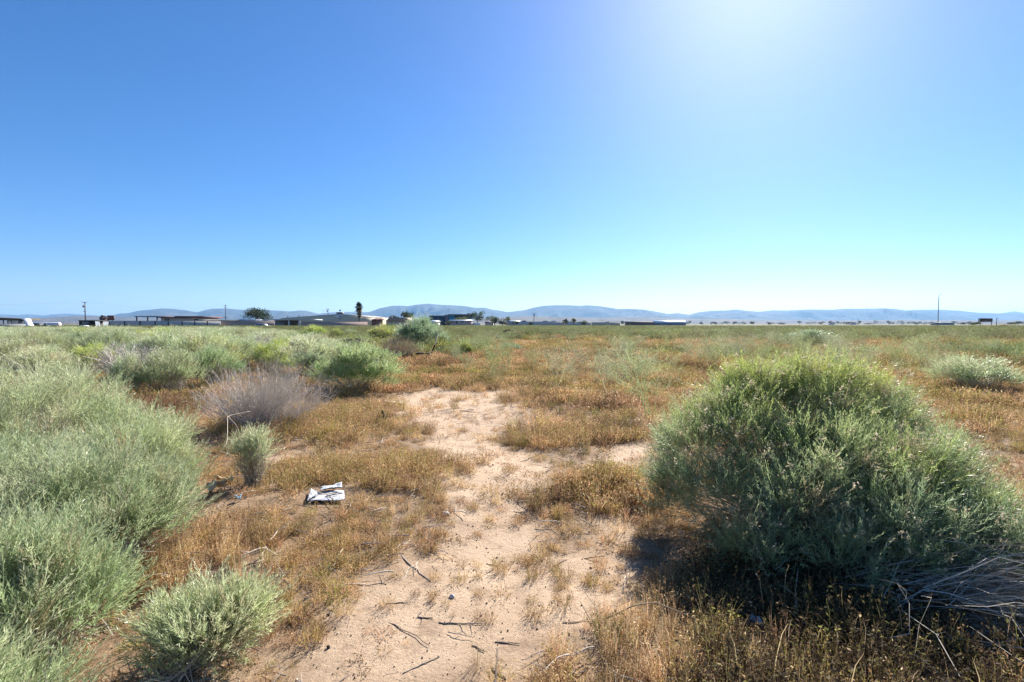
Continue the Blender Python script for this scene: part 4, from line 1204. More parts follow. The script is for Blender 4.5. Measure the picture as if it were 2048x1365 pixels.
M_GREYWALL = mat_('grey_block', (.46, .44, .42), .9, scale=.8, noise=.12)
M_BROWNWALL = mat_('brown_block', (.38, .28, .25), .9, scale=.8, noise=.12)
M_TANWALL = mat_('tan_metal_wall', (.56, .49, .36), .7, scale=.5, noise=.08)
M_DARK = mat_('dark_paint', (.035, .035, .045), .5)
M_DKROOF = mat_('dark_roof', (.06, .055, .055), .8)
M_REDROOF = mat_('red_brown_roof', (.15, .06, .05), .8)
M_PINKROOF = mat_('pinkish_tile_roof', (.36, .24, .19), .85, scale=2)
M_PALE = mat_('pale_render', (.50, .48, .46), .85)
M_PALEBLUE = mat_('pale_metal_roof', (.42, .46, .49), .45)
M_WPAINT = mat_('white_paint', (.74, .75, .77), .35, noise=.05)
M_GLASS = mat_('blue_glass', (.03, .075, .11), .12, spec=.8, noise=.3, scale=.15)
M_TEALGL = mat_('teal_panel', (.05, .22, .30), .25, noise=.12, scale=.2)
M_WINDOW = mat_('window_glass', (.05, .06, .075), .1, spec=.8)
M_METAL = mat_('galvanised_steel', (.30, .31, .33), .5, metal=.3)
M_TYRE = mat_('tyre_rubber', (.02, .02, .02), .9)
M_POLEW = mat_('pole_wood', (.10, .075, .06), .9)
M_RED = mat_('faded_red_paint', (.30, .07, .06), .6)
M_ORANGE = mat_('orange_plastic', (.52, .15, .07), .6)
M_RUST = mat_('rusty_board', (.12, .075, .06), .8, noise=.3)
M_BLUEP = mat_('blue_paint', (.03, .12, .32), .5)
M_BEIGEP = mat_('beige_paint', (.47, .42, .33), .7)


def bx(mb, u0, u1, v0, v1, Y, D, c=(.5, .5, .5), floor=False):
    z1 = vz(v0, Y); z0 = 0. if floor else vz(v1, Y)
    mb.box(ux(u0, Y), ux(u1, Y), Y, Y + D, z0, z1, c)


def solid_box(name, m, parent, u0, u1, v0, v1, Y, D, floor=False):
    mb = MB(); bx(mb, u0, u1, v0, v1, Y, D, floor=floor); return mb.build(name, m, parent)


def root(name, u, Y, label, cat, group=None):
    e = empty(name, (0, 0, 0), 0, label, cat, group)
    e.location = (ux(u, Y), Y, 0); e['_at'] = 1
    return e


def settle(e):
    """children were built in world coordinates: take the root's place out of them"""
    bpy.context.view_layer.update()
    def rec(o, off):
        for ch in o.children:
            if ch.type == 'MESH' and ch.get('_w') is None:
                ch['_w'] = 1
                ch.data.transform(__import__('mathutils').Matrix.Translation((-off[0], -off[1], 0)))
            rec(ch, off)
    rec(e, e.location)
    for o in [e] + list(e.children_recursive):
        for k in ('_w', '_at'):
            if k in o: del o[k]
    return e


def block_wall(u0, u1, vt, Y0, Y1, m, label, posts=(), pm=None, name='block_wall'):
    """wall from (u0,Y0) to (u1,Y1); top where the photograph shows it at u0"""
    z = vz(vt, Y0)
    a, b = np.array([ux(u0, Y0), Y0]), np.array([ux(u1, Y1), Y1])
    d = b - a; n = np.array([-d[1], d[0]]) / np.hypot(*d)
    e = root(name, u0, Y0, label, 'wall')

    def slab(p, q, t, z0, z1):
        w = n * t / 2
        mb = MB(); v = [(*(p - w), z0), (*(q - w), z0), (*(q + w), z0), (*(p + w), z0), (*(p - w), z1), (*(q - w), z1), (*(q + w), z1), (*(p + w), z1)]
        mb.mesh(v, [(0, 3, 2, 1), (4, 5, 6, 7), (0, 1, 5, 4), (1, 2, 6, 5), (2, 3, 7, 6), (3, 0, 4, 7)]); return mb
    slab(a, b, .2, 0, z).build('wall_panel', m, e)
    slab(a, b, .26, z, z + .06).build('coping', m, e)
    for pu in posts:
        t = (pu - u0) / (u1 - u0); c = a + d * t; un = d / np.hypot(*d)
        slab(c - un * .14, c + un * .14, .44, 0, z + .1).build('post', pm or m, e)
    return settle(e)


block_wall(214, 441, 642.5, 150, 158, M_GREYWALL, 'long pale grey block wall with dark posts behind the left field', (218, 248, 278, 308, 334, 362, 388, 414), M_DKROOF)
block_wall(439, 549, 643, 160, 164, M_BROWNWALL, 'brown block wall between the grey wall and the open carport')
block_wall(602, 735, 644.3, 150, 160, M_BROWNWALL, 'brown block wall below the tan gabled building')
block_wall(-60, 50, 648.6, 112, 116, M_GREYWALL, 'low grey wall at the left edge beneath the dark canopy')
block_wall(1036, 1128, 643.8, 300, 305, M_PALE, 'pale grey wall right of the flowering bushes')
block_wall(1128, 1182, 644.5, 306, 310, M_PALE, 'pale wall behind the small palms')
block_wall(1183, 1240, 645.2, 330, 335, M_BEIGEP, 'beige wall right of the small palms')

# corrugated panel fence and chain-link fence
e = root('panel_fence', 190, 140, 'pale blue corrugated metal fence running towards the grey wall', 'fence')
mb = MB(); k = 60
xs = np.linspace(ux(190, 132), ux(216, 149), k); ysn = np.linspace(132, 149, k); wv = .05 * np.sin(np.arange(k) * 2.2)
v = [(xs[i] + wv[i], ysn[i] - wv[i], z) for z in (0, 2.25) for i in range(k)]
mb.mesh(v + [(p[0] + .03, p[1] + .05, p[2]) for p in v], [(i, i + 1, k + i + 1, k + i) for i in range(k - 1)] + [(2 * k + i, 3 * k + i, 3 * k + i + 1, 2 * k + i + 1) for i in range(k - 1)])
mb.build('metal_sheet', mat_('dull_sheet', (.26, .29, .32), .6), e)
for i in (0, k // 2, k - 1):
    mb = MB(); mb.tube([(xs[i], ysn[i] + .15, 0), (xs[i], ysn[i] + .15, 2.35)], .05); mb.build('post', M_METAL, e)
settle(e)

e = root('chain_link_fence', 20, 118, 'chain-link fence with thin top rail in front of the white tank trailer', 'fence')
Yf = 118
for u in (-20, 20, 46, 93, 148):
    mb = MB(); mb.tube([(ux(u, Yf), Yf, 0), (ux(u, Yf), Yf, 2.25)], .035); mb.build('post', M_METAL, e)
mb = MB(); mb.tube([(ux(-20, Yf), Yf, 2.2), (ux(148, Yf), Yf, 2.2)], .028); mb.build('rail', M_METAL, e)
mb = MB(); x0, x1 = ux(-20, Yf), ux(148, Yf); n = 90
for i in range(n):
    for sgn in (1, -1):
        a = x0 + (x1 - x0 - 2) * i / n + (0 if sgn > 0 else 2)
        mb.tube([(a, Yf + .01 * sgn, .1), (a + 2 * sgn, Yf + .01 * sgn, 2.15)], .006, 3)
mb.build('wire_mesh', M_METAL, e)
settle(e)


# ---- vehicles
def vehicle(label, u, Y, L, rz, paint, kind='sedan', cat='car', group=None, name='parked_car', base=0., h=1.):
    """profile pushed across the car's width, wheels, windows, lamps"""
    e = empty(name, (ux(u, Y), Y, base), rz, label, cat, group)
    W = .88
    prof = {'sedan': [(-.5, .28), (.5, .28), (.5, .62), (.47, .74), (.27, .80), (.14, 1.18), (-.22, 1.2), (-.36, .84), (-.49, .78), (-.5, .6)],
            'suv': [(-.5, .36), (.5, .36), (.5, .85), (.47, .98), (.25, 1.04), (.13, 1.55), (-.44, 1.6), (-.49, 1.1), (-.5, .7)],
            'pickup': [(-.5, .45), (.5, .45), (.5, .92), (.47, 1.05), (.27, 1.1), (.17, 1.62), (-.07, 1.65), (-.11, 1.1), (-.5, 1.1)],
            'van': [(-.5, .4), (.5, .4), (.5, .95), (.44, 1.1), (.36, 1.9), (.3, 2.0), (-.5, 2.0)]}[kind]
    P = [(x * L, z * h) for x, z in prof]
    mb = MB(); mb.prism(P, -W, W); mb.build('body', paint, e)
    top = max(z for _, z in P)
    if kind == 'pickup': wx = [(.14, 1.13, .16, 1.58), (.22, 1.13, .165, 1.58), (-.07, 1.58, -.09, 1.13)]
    win = {'sedan': [(-.31, .86), (.22, .86), (.12, 1.12), (-.21, 1.14)], 'suv': [(-.45, 1.1), (.21, 1.1), (.12, 1.48), (-.42, 1.52)],
           'pickup': [(-.08, 1.12), (.24, 1.12), (.165, 1.56), (-.06, 1.58)], 'van': [(.12, 1.2), (.38, 1.2), (.34, 1.8), (.12, 1.8)]}[kind]
    for s in (-1, 1):
        mb = MB(); y0 = s * W; mb.prism([(x * L, z * h) for x, z in win], y0 - .004 if s > 0 else y0 - .012, y0 + .012 if s > 0 else y0 + .004)
        mb.build('window', M_WINDOW, e)
    for sx in (-.31, .31):
        for s in (-1, 1):
            r = .33 if kind != 'pickup' else .38
            mb = MB(); mb.tube([(sx * L, s * W - .12, r), (sx * L, s * W + .03, r)], r, 14); mb.build('wheel', M_TYRE, e)
    for s in (-1, 1):
        mb = MB(); mb.box(.5 * L, .5 * L + .02, s * .62 - .16, s * .62 + .16, .62 * h, .74 * h); mb.build('headlight', M_WPAINT, e)
    return e


vehicle('dark pickup truck facing sideways before the white tank trailer', 79, 128, 4.6, PI, M_DARK, 'pickup', 'pickup', base=.0, h=1.05)
vehicle('white sport utility car parked in front of the brown wall left of the carport', 527, 150, 4.4, 0, M_WPAINT, 'suv')
vehicle('light sedan half hidden by shrubs below the little dark shed', 166, 128, 4.6, 0, M_WPAINT, 'sedan')
vehicle('dark car in the shade of the open carport', 588, 172, 4.2, 0, M_DARK, 'suv')
vehicle('blue-grey truck under the left half of the open carport', 568, 176, 4.4, 0, mat_('slate_paint', (.16, .21, .28), .4), 'van', 'van')
vehicle('white delivery van standing below the large tree by the glass building', 952, 290, 5.6, PI, M_WPAINT, 'van', 'van')
vehicle('white van under the dark canopy at the left edge', 41, 122, 5.0, 0, M_WPAINT, 'van', 'van', h=1.45)
vehicle('white truck roof showing above the grey wall near the brown-roofed building', 365, 170, 5, 0, M_WPAINT, 'van', 'van', h=1.25)
vehicle('red pickup truck on the raised lot behind the pale grey wall', 1048, 330, 5.2, 0, M_RED, 'pickup', 'pickup', base=2.0, h=1.1)
for u, lab in ((1092, 'white car on the raised lot, left of the pair behind the pale wall'), (1109, 'white car on the raised lot, right of the pair behind the pale wall')):
    vehicle(lab, u, 335, 5.2, 0, M_WPAINT, 'suv', 'car', base=2.0, h=1.05)
mb = MB(); mb.box(ux(1030, 322), ux(1126, 322), 322, 345, 0, 2.0); o = mb.build('raised_lot', M_PALE); tag(o, 'concrete platform of the raised parking lot behind the pale wall', kind='structure')

e = root('tank_trailer', 84, 142, 'long white tank trailer parked behind the chain-link fence', 'trailer')
mb = MB(); xs = [ux(48, 142), ux(49, 142), ux(119, 142), ux(120, 142)]
mb.tube([(xs[0], 142, 1.35), (xs[1], 142, 1.35), (xs[2], 142, 1.35), (xs[3], 142, 1.35)], [.5, .72, .72, .5], 16); mb.build('tank', M_WPAINT, e, True)
mb = MB(); mb.box(xs[0], xs[3], 141.6, 142.4, .5, .66); mb.build('chassis', M_DARK, e)
for u in (54, 58, 108, 112):
    mb = MB(); mb.tube([(ux(u, 142), 141.2, .42), (ux(u, 142), 141.5, .42)], .42, 12); mb.build('wheel', M_TYRE, e)
settle(e)

# orange post marker
e = root('traffic_barrel', 117, 116, 'orange drum standing beside the chain-link fence', 'barrel')
mb = MB(); c = ux(117, 116); mb.tube([(c, 116, 0), (c, 116, .08), (c, 116, .1), (c, 116, .75), (c, 116, 1.2), (c, 116, 1.25)], [.40, .40, .32, .30, .26, .2], 14); mb.build('drum', M_ORANGE, e, True)
mb = MB(); mb.tube([(c, 116, .45), (c, 116, .65)], [.325, .32], 14); mb.build('band', M_WPAINT, e, True)
settle(e)

# ---- far-left canopy
e = root('canopy', 10, 120, 'dark flat canopy on posts at the left edge', 'canopy')
Yc = 120
mb = MB(); x0, x1 = ux(-60, Yc), ux(37, Yc)
mb.prism([(x0, vz(641, Yc)), (x1, vz(640.3, Yc)), (x1 - .8, vz(637.5, Yc)), (x0, vz(634.2, Yc))], Yc, Yc + 6); mb.build('roof', mat_('brown_canopy', (.11, .085, .05), .8), e)
for u in (-50, 3, 18, 34):
    mb = MB(); mb.box(ux(u, Yc) - .08, ux(u, Yc) + .08, Yc + .4, Yc + .56, 0, vz(640.6, Yc)); mb.build('post', M_DKROOF, e)
settle(e)

# ---- dark shed with a window
e = root('shed', 170, 135, 'little dark shed with a wide window below the left utility pole', 'shed')
solid_box('wall', mat_('dark_brown_siding', (.06, .035, .035), .8), e, 158, 182, 642.5, 652, 135, 4, True)
solid_box('roof', M_DKROOF, e, 156.6, 183.4, 640.9, 642.4, 134.6, 4.8)
f = solid_box('window', M_PINKROOF, e, 164, 178, 643.8, 649.2, 134.95, .045)
solid_box('pane', mat_('blue_grey_glass', (.16, .22, .30), .1, spec=.8), f, 164.7, 177.3, 644.4, 648.6, 134.92, .025)  # pane in an even blue-grey
settle(e)

# ---- rooftop frame and panel left of the grey wall
e = root('sign_structure', 212, 165, 'dark brown panel with a faded red patch on a steel frame', 'sign')
solid_box('panel', M_RUST, e, 215, 227.5, 631.3, 641, 165, .4)
solid_box('red_patch', M_RED, e, 218, 225, 633.5, 637.5, 164.97, .025)
solid_box('tower', M_RUST, e, 199, 206, 634, 645, 165, 2, True)
solid_box('vent', M_DARK, e, 202, 205.5, 630.8, 633.9, 165.3, 1)
mb = MB()
for v in (634, 637.5, 641):
    mb.tube([(ux(206, 166), 166, vz(v, 166)), (ux(215, 166), 166, vz(v, 166))], .14, 5)
for k in range(4):
    a, b = 206 + k * 2.2, 208.2 + k * 2.2
    mb.tube([(ux(a, 166), 166, vz(634 if k % 2 else 641, 166)), (ux(b, 166), 166, vz(641 if k % 2 else 634, 166))], .10, 5)
mb.build('frame', M_DARK, e)
for u in (216.5, 226):
    mb = MB(); mb.box(ux(u, 165.5) - .1, ux(u, 165.5) + .1, 165.5, 165.7, 0, vz(640.9, 165.5)); mb.build('leg', M_DARK, e)
settle(e)


# ---- buildings
def pitched(name, m, parent, u0, u1, vr, ve, Y, run=8., drop=None):
    """roof whose near slope is seen: eave at ve in front, ridge at vr behind"""
    ze = vz(ve, Y); zr = vz(vr, Y + run); x0, x1 = ux(u0, Y), ux(u1, Y)
    mb = MB(); P = [(Y, ze), (Y + run, zr), (Y + 2 * run, ze), (Y + 2 * run, ze - .25), (Y, ze - .25)]
    v = [(x, a, b) for x in (x0, x1) for a, b in P]
    mb.mesh(v, [(0, 1, 6, 5), (1, 2, 7, 6), (2, 3, 8, 7), (3, 4, 9, 8), (4, 0, 5, 9)], [(0, 4, 1), (1, 4, 3), (1, 3, 2), (5, 6, 9), (6, 8, 9), (6, 7, 8)])
    return mb.build(name, m, parent)


def building(name, label, cat, u, Y, wall, wm, roof=None, rm=None, doors=(), wins=(), D=12):
    e = root(name, u, Y, label, cat)
    solid_box('wall', wm, e, wall[0], wall[1], wall[2], 655, Y, D, True)
    if roof: pitched('roof', rm, e, roof[0], roof[1], roof[2], roof[3], Y - .6, (D + 1.2) / 2)
    for (a, b, c, d) in doors: solid_box('door', M_DKROOF, e, a, b, c, d, Y - .04, .08)
    for (a, b, c, d) in wins:
        w_ = solid_box('window', M_WINDOW, e, a, b, c, d, Y - .03, .06)
    return e


e = building('brown_roofed_building', 'tan building with a thin dark overhanging roof behind the grey wall', 'building', 345, 200, (322, 403, 636.6), mat_('cream_wall', (.52, .44, .37), .85),
             wins=[(330, 340, 638.5, 641.5), (388, 396, 638.3, 641)])
mb = MB(); mb.prism([(ux(316, 200), vz(635.6, 200)), (ux(350, 200), vz(633.3, 200)), (ux(405, 200), vz(633.3, 200)), (ux(405, 200), vz(636.2, 200)), (ux(350, 200), vz(636.2, 200)), (ux(316, 200), vz(636.6, 200))], 199, 214); mb.build('roof', M_REDROOF, e)
solid_box('roof_vent', M_DARK, e, 350, 404, 632.6, 633.2, 200, 2)
settle(e)
e = root('canopy', 295, 172, 'flat brown shade roof on posts over stored machinery behind the grey wall', 'canopy')
mb = MB(); bx(mb, 269, 317, 632.6, 634.0, 172, 8); mb.build('roof', M_RUST, e)
for u in (273, 295, 314):
    mb = MB(); bx(mb, u - .8, u + .8, 634.0, 650, 172.3, .3, floor=True); mb.build('post', M_DKROOF, e)
settle(e)
vehicle('dark machinery truck parked under the flat brown shade roof', 290, 178, 6, 0, M_DARK, 'pickup', 'truck', h=1.6)
e = building('low_shed', 'long low dark green roof showing over the grey wall', 'building', 430, 185, (402, 462, 642.3), M_PALE, (400, 464, 640.4, 642.2), mat_('dark_green_roof', (.04, .06, .05), .7)); settle(e)
e = root('house', 490, 190, 'house with a pale metal roof in front of the big round tree', 'house')
mb = MB(); mb.prism([(ux(470, 190), vz(642.6, 190)), (ux(506, 190), vz(642.6, 190)), (ux(503, 190), vz(639.2, 190)), (ux(479, 190), vz(639.2, 190))], 190, 200); mb.build('roof', M_PALEBLUE, e)
solid_box('wall', M_PALE, e, 472, 505, 642.8, 650, 190.5, 9, True); settle(e)
e = building('outbuilding', 'plain grey outbuilding between the pale-roofed house and the carport', 'building', 520, 192, (504, 546, 642.4), M_GREYWALL, (503, 547, 640.6, 642.2), M_PALEBLUE); settle(e)

e = root('carport', 578, 168, 'open carport with a wide flat pale roof and white posts', 'carport')
mb = MB(); bx(mb, 529, 625, 638.6, 640.9, 168, 9); mb.build('roof', mat_('pale_fascia', (.45, .46, .46), .6), e)
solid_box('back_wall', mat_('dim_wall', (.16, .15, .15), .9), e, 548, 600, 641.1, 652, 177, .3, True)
for u in (549, 577.5, 598):
    mb = MB(); bx(mb, u - .9, u + .9, 640.9, 653, 168.2, .3, floor=True); mb.build('post', M_WPAINT, e)
settle(e)

e = root('gabled_building', 650, 215, 'large tan metal building with a low gable and a white and blue sign', 'building')
Yg = 215
pts = [(ux(562, Yg), 0), (ux(731, Yg), 0), (ux(731, Yg), vz(634.2, Yg)), (ux(676, Yg), vz(629.2, Yg)), (ux(562, Yg), vz(637.6, Yg))]
mb = MB(); mb.prism(pts, Yg, Yg + 40); mb.build('wall', M_TANWALL, e)
mb = MB()
rp = [(ux(731.6, Yg), vz(634.1, Yg)), (ux(676, Yg), vz(629.0, Yg)), (ux(561, Yg), vz(637.5, Yg))]
[mb.prism([p, q, (q[0], q[1] + .12), (p[0], p[1] + .12)], Yg - .04, Yg + 40.1) for p, q in ((rp[1], rp[0]), (rp[2], rp[1]))]; mb.build('roof', mat_('tan_roof', (.50, .45, .35), .6), e)
sg = solid_box('sign', M_WPAINT, e, 670, 684, 631.2, 636.4, Yg - .14, .13)
solid_box('blue_mark', M_BLUEP, sg, 678, 683, 632.6, 634.5, Yg - .17, .025)
solid_box('vent_hood', M_DARK, e, 678.2, 682, 637.4, 638.4, Yg - .2, .19)
ac = solid_box('roof_cooler', mat_('cooler_metal', (.24, .22, .20), .6), e, 673, 684, 624.6, 628.4, Yg + 3, 3)
mb = MB(); mb.tube([(ux(680, Yg + 4), Yg + 4, vz(624.6, Yg + 4)), (ux(680.6, Yg + 4), Yg + 4, vz(621.5, Yg + 4))], .05, 5); mb.tube([(ux(679, Yg + 4), Yg + 4, vz(621.6, Yg + 4)), (ux(682, Yg + 4), Yg + 4, vz(620.4, Yg + 4))], .3, 6); mb.build('antenna', M_DARK, ac)
for u, vt in ((647, 622.3), (710, 623.6)):
    mb = MB(); Y = Yg + 8; zb = vz(632, Y)
    mb.tube([(ux(u, Y), Y, zb - .6), (ux(u, Y), Y, vz(vt, Y))], .045, 5); mb.tube([(ux(u - 1, Y), Y, vz(vt, Y)), (ux(u + 1, Y), Y, vz(vt - .3, Y))], .16, 6); mb.build('roof_vane', M_METAL, e)
for u, vt in ((576, 632.5), (598, 630.6)):
    mb = MB(); Y = Yg + 6; mb.tube([(ux(u, Y), Y, vz(637, Y)), (ux(u, Y), Y, vz(vt, Y))], .16, 6); mb.build('vent_pipe', M_DKROOF, e)
settle(e)
e = building('low_shed', 'low shed with a dark red roof just right of the palm', 'building', 742, 225, (734, 752, 640), mat_('maroon_wall', (.20, .10, .09), .8), (732, 756, 636.5, 639.9), M_REDROOF); settle(e)
e = root('house', 793, 200, 'house with a pinkish tile roof behind the yellow-green weed', 'house')
mb = MB(); mb.prism([(ux(770, 200), vz(642.8, 200)), (ux(815, 200), vz(642.8, 200)), (ux(811, 200), vz(635.6, 200)), (ux(779, 200), vz(635.6, 200))], 200, 211); r_ = mb.build('roof', M_PINKROOF, e)
solid_box('chimney', M_PINKROOF, r_, 781.5, 784, 634, 637, 204, 1)
solid_box('wall', M_BEIGEP, e, 772, 813, 643, 652, 200.6, 9, True); settle(e)
# glass offices
e = root('office_building', 880, 380, 'two-storey dark blue glass office building below the highest hill', 'office')
Yo = 380
solid_box('glass_wing', M_GLASS, e, 858.5, 890, 632.6, 650, Yo, 20, True)
mb = MB()
for i in range(9): bx(mb, 859 + i * 3.8, 859.35 + i * 3.8, 633, 648, Yo - .12, .1, floor=False)
bx(mb, 858.5, 890, 638.6, 639.2, Yo - .14, .1); mb.build('mullion_grid', M_DKROOF, e)
solid_box('parapet', M_METAL, e, 858, 890.4, 631.2, 632.5, Yo - .3, 20.5)
solid_box('stair_tower', mat_('mauve_panel', (.20, .15, .17), .7), e, 890.2, 897, 630, 650, Yo - .4, 20, True)
solid_box('teal_wing', M_TEALGL, e, 897.2, 909, 630.8, 645, Yo, 20, True)
solid_box('upper_wing', M_GLASS, e, 909.2, 942, 631.4, 648, Yo + 2, 20, True)
solid_box('roof_slab', M_METAL, e, 896.6, 943, 628.6, 630.6, Yo - .5, 23)
solid_box('roof_unit', M_DKROOF, e, 934, 941, 627.2, 628.5, Yo + 6, 4)
settle(e)
e = building('mobile_home', 'long low home with mauve siding and a white roof edge by the large tree', 'house', 918, 285, (899, 942, 641.6), mat_('mauve_siding', (.42, .34, .33), .85), (897, 943, 640.2, 641.5), M_WPAINT,
             doors=[(912, 915, 642.5, 647.5)], wins=[(902, 908, 643, 645.2), (921, 927, 643, 645.2), (934, 938, 643, 645.2)]); settle(e)
e = building('low_shed', 'low white-roofed shed at the left foot of the glass building', 'building', 868, 300, (858, 874, 643.6), M_PALE, (857, 875, 641.2, 643.5), M_WPAINT); settle(e)
e = building('low_shed', 'small red and white shed left of the flowering bushes', 'building', 975, 300, (970, 986, 645.4), M_PALE, (969.5, 986.5, 644, 645.3), M_REDROOF); settle(e)
e = building('house', 'pale-roofed house behind the flowering bushes', 'house', 1028, 330, (1014, 1040, 643.8), M_PALE, (1013, 1041, 641.6, 643.7), M_PALEBLUE); settle(e)
e = building('warehouse', 'long dark brown warehouse on the horizon left of the white roof', 'warehouse', 1280, 420, (1256, 1308, 645.4), mat_('brown_wall', (.16, .12, .11), .9), (1255, 1309, 643.2, 645.3), mat_('brown_roof', (.16, .12, .10), .9)); settle(e)
e = building('warehouse', 'long warehouse with a bright white roof on the horizon', 'warehouse', 1340, 450, (1308, 1372, 645.4), mat_('blue_grey_wall', (.18, .22, .30), .8), (1307, 1374, 641.2, 645.3), M_WPAINT); settle(e)
e = building('warehouse', 'low grey shed on the horizon right of the street lamp', 'warehouse', 1892, 600, (1878, 1909, 645.9), M_METAL, (1877.5, 1909.5, 645.1, 645.8), M_METAL); settle(e)
for u, lab in ((1667, 'white gabled house among distant trees above the big shrub'), (1710, 'small white house among the far trees, further right')):
    e = building('house', lab, 'house', u, 800, (u - 3, u + 3, 645.6), M_WPAINT, (u - 3.6, u + 3.6, 644.2, 645.5), M_REDROOF, D=9); settle(e)

# ---- poles and lamps
def pole(u, Y, vt, label, arms=((1.2, .0),), gear=None, r=.16, name='utility_pole'):
    z = vz(vt, Y); x = ux(u, Y)
    e = empty(name, (x, Y, 0), 0, label, 'utility pole')
    mb = MB(); mb.tube([(0, 0, 0), (0, 0, z)], [r, r * .7], 8); mb.build('pole', M_POLEW, e, True)
    for (hw, dz) in arms:
        mb = MB(); mb.box(-hw, hw, -.22, -.1, z - dz - .16, z - dz); ar = mb.build('crossarm', M_POLEW, e)
        mb = MB()
        for k in (-.9, -.45, .45, .9): mb.tube([(hw * k, -.16, z - dz), (hw * k, -.16, z - dz + .22)], .05, 6)
        mb.build('insulators', M_WPAINT, ar)
    if gear:
        mb = MB(); mb.tube([(gear[0], -.1, z - gear[1] - .9), (gear[0], -.1, z - gear[1])], .3, 10); mb.build('transformer', M_METAL, e, True)
    return e, z


p1, z1 = pole(171, 190, 604.6, 'tallest utility pole with a transformer, at left above the dark shed', ((1.0, .02), (.5, 3.6)), (-.5, 1.2), .2)
p2, z2 = pole(451.5, 260, 610.2, 'utility pole with three short crossarms left of the big round tree', ((.9, .2), (.6, 1.3), (1.3, 6.5)), None, .2)
p3, z3 = pole(656.5, 270, 617.2, 'utility pole rising behind the tan gabled building', ((1.0, .5),), (-.5, 1.1), .2)
p4, z4 = pole(1068, 320, 626.9, 'lone utility pole in front of the pale grey wall', ((1.3, .3), (.8, 1.4)), (.4, 1.0), .24)
p5, z5 = pole(1993, 260, 637.2, 'short post with a thin wire right of the rusty board', ((.3, .1),), None, .16)
p6, z6 = pole(814.5, 320, 620.3, 'pole top showing above the tree at the pinkish roof', ((.7, .2),), None, .18)


def wire(a, b, sag, label, r=.012):
    t = np.linspace(0, 1, 24)[:, None]; a, b = np.array(a), np.array(b)
    P = a + (b - a) * t; P[:, 2] -= sag * 4 * t[:, 0] * (1 - t[:, 0])
    mb = MB(); mb.tube(P - a, r, 4); o = mb.build('power_line', M_DARK); o.location = a
    return tag(o, label, 'power line')


wire((p1.location.x - .9, 190, z1 + .2), (ux(-120, 150), 150, 7.6), .5, 'thin wire running left from the tallest pole')
wire((p1.location.x + .9, 190, z1 + .2), (p2.location.x - .8, 260, z2), 2.2, 'thin wire sagging between the tallest pole and the three-armed pole', .014)
wire((ux(1915, 262), 262, 2.6), (ux(2110, 262), 262, 2.4), .1, 'thin low wire passing the short post at right')

e = empty('street_lamp', (ux(1876, 120), 120, 0), 0, 'tall slim street lamp standing alone at right', 'street lamp')
z = vz(594, 120)
mb = MB(); mb.tube([(0, 0, 0), (0, 0, z)], [.10, .065], 10); mb.build('pole', M_METAL, e, True)
mb = MB(); mb.tube([(0, 0, z - .05), (.05, 0, z + .3), (.18, 0, z + .55), (.36, 0, z + .68)], [.045, .04, .035, .03], 8); ar = mb.build('arm', M_METAL, e, True)
mb = MB(); mb.prism([(.30, z + .63), (.66, z + .60), (.62, z + .76), (.40, z + .80)], -.12, .12); mb.build('lamp_head', M_WPAINT, ar)
mb = MB(); mb.box(-.16, .16, -.16, .16, 0, .35); mb.build('base', M_METAL, e)

e = root('rusty_board', 1970, 200, 'rusty brown board panel on posts at the right horizon', 'board')
solid_box('panel', M_RUST, e, 1959, 1985, 637.6, 644.3, 200, .35)
solid_box('top_rail', M_PINKROOF, e, 1957, 1985.4, 637.0, 637.5, 199.8, .6)
solid_box('side_panel', M_PALE, e, 1957, 1959.8, 638, 645, 199.7, .25)
for u in (1961, 1983):
    mb = MB(); bx(mb, u - .5, u + .5, 644.3, 650, 200.1, .15, floor=True); mb.build('leg', M_RUST, e)
settle(e)
mb = MB(); mb.tube([(ux(1999, 230), 230, .9), (ux(2008, 230), 230, 1.05), (ux(2016, 230), 230, .9)], [.2, .35, .2], 8); mb.tube([(ux(1999, 230), 230.2, .4), (ux(2016, 230), 230.2, .4)], .4, 8)
o = mb.build('earth_heap', M_ORANGE, None, True); c = o.data
tag(o, 'low orange heap beside the short post at the right horizon', 'heap')


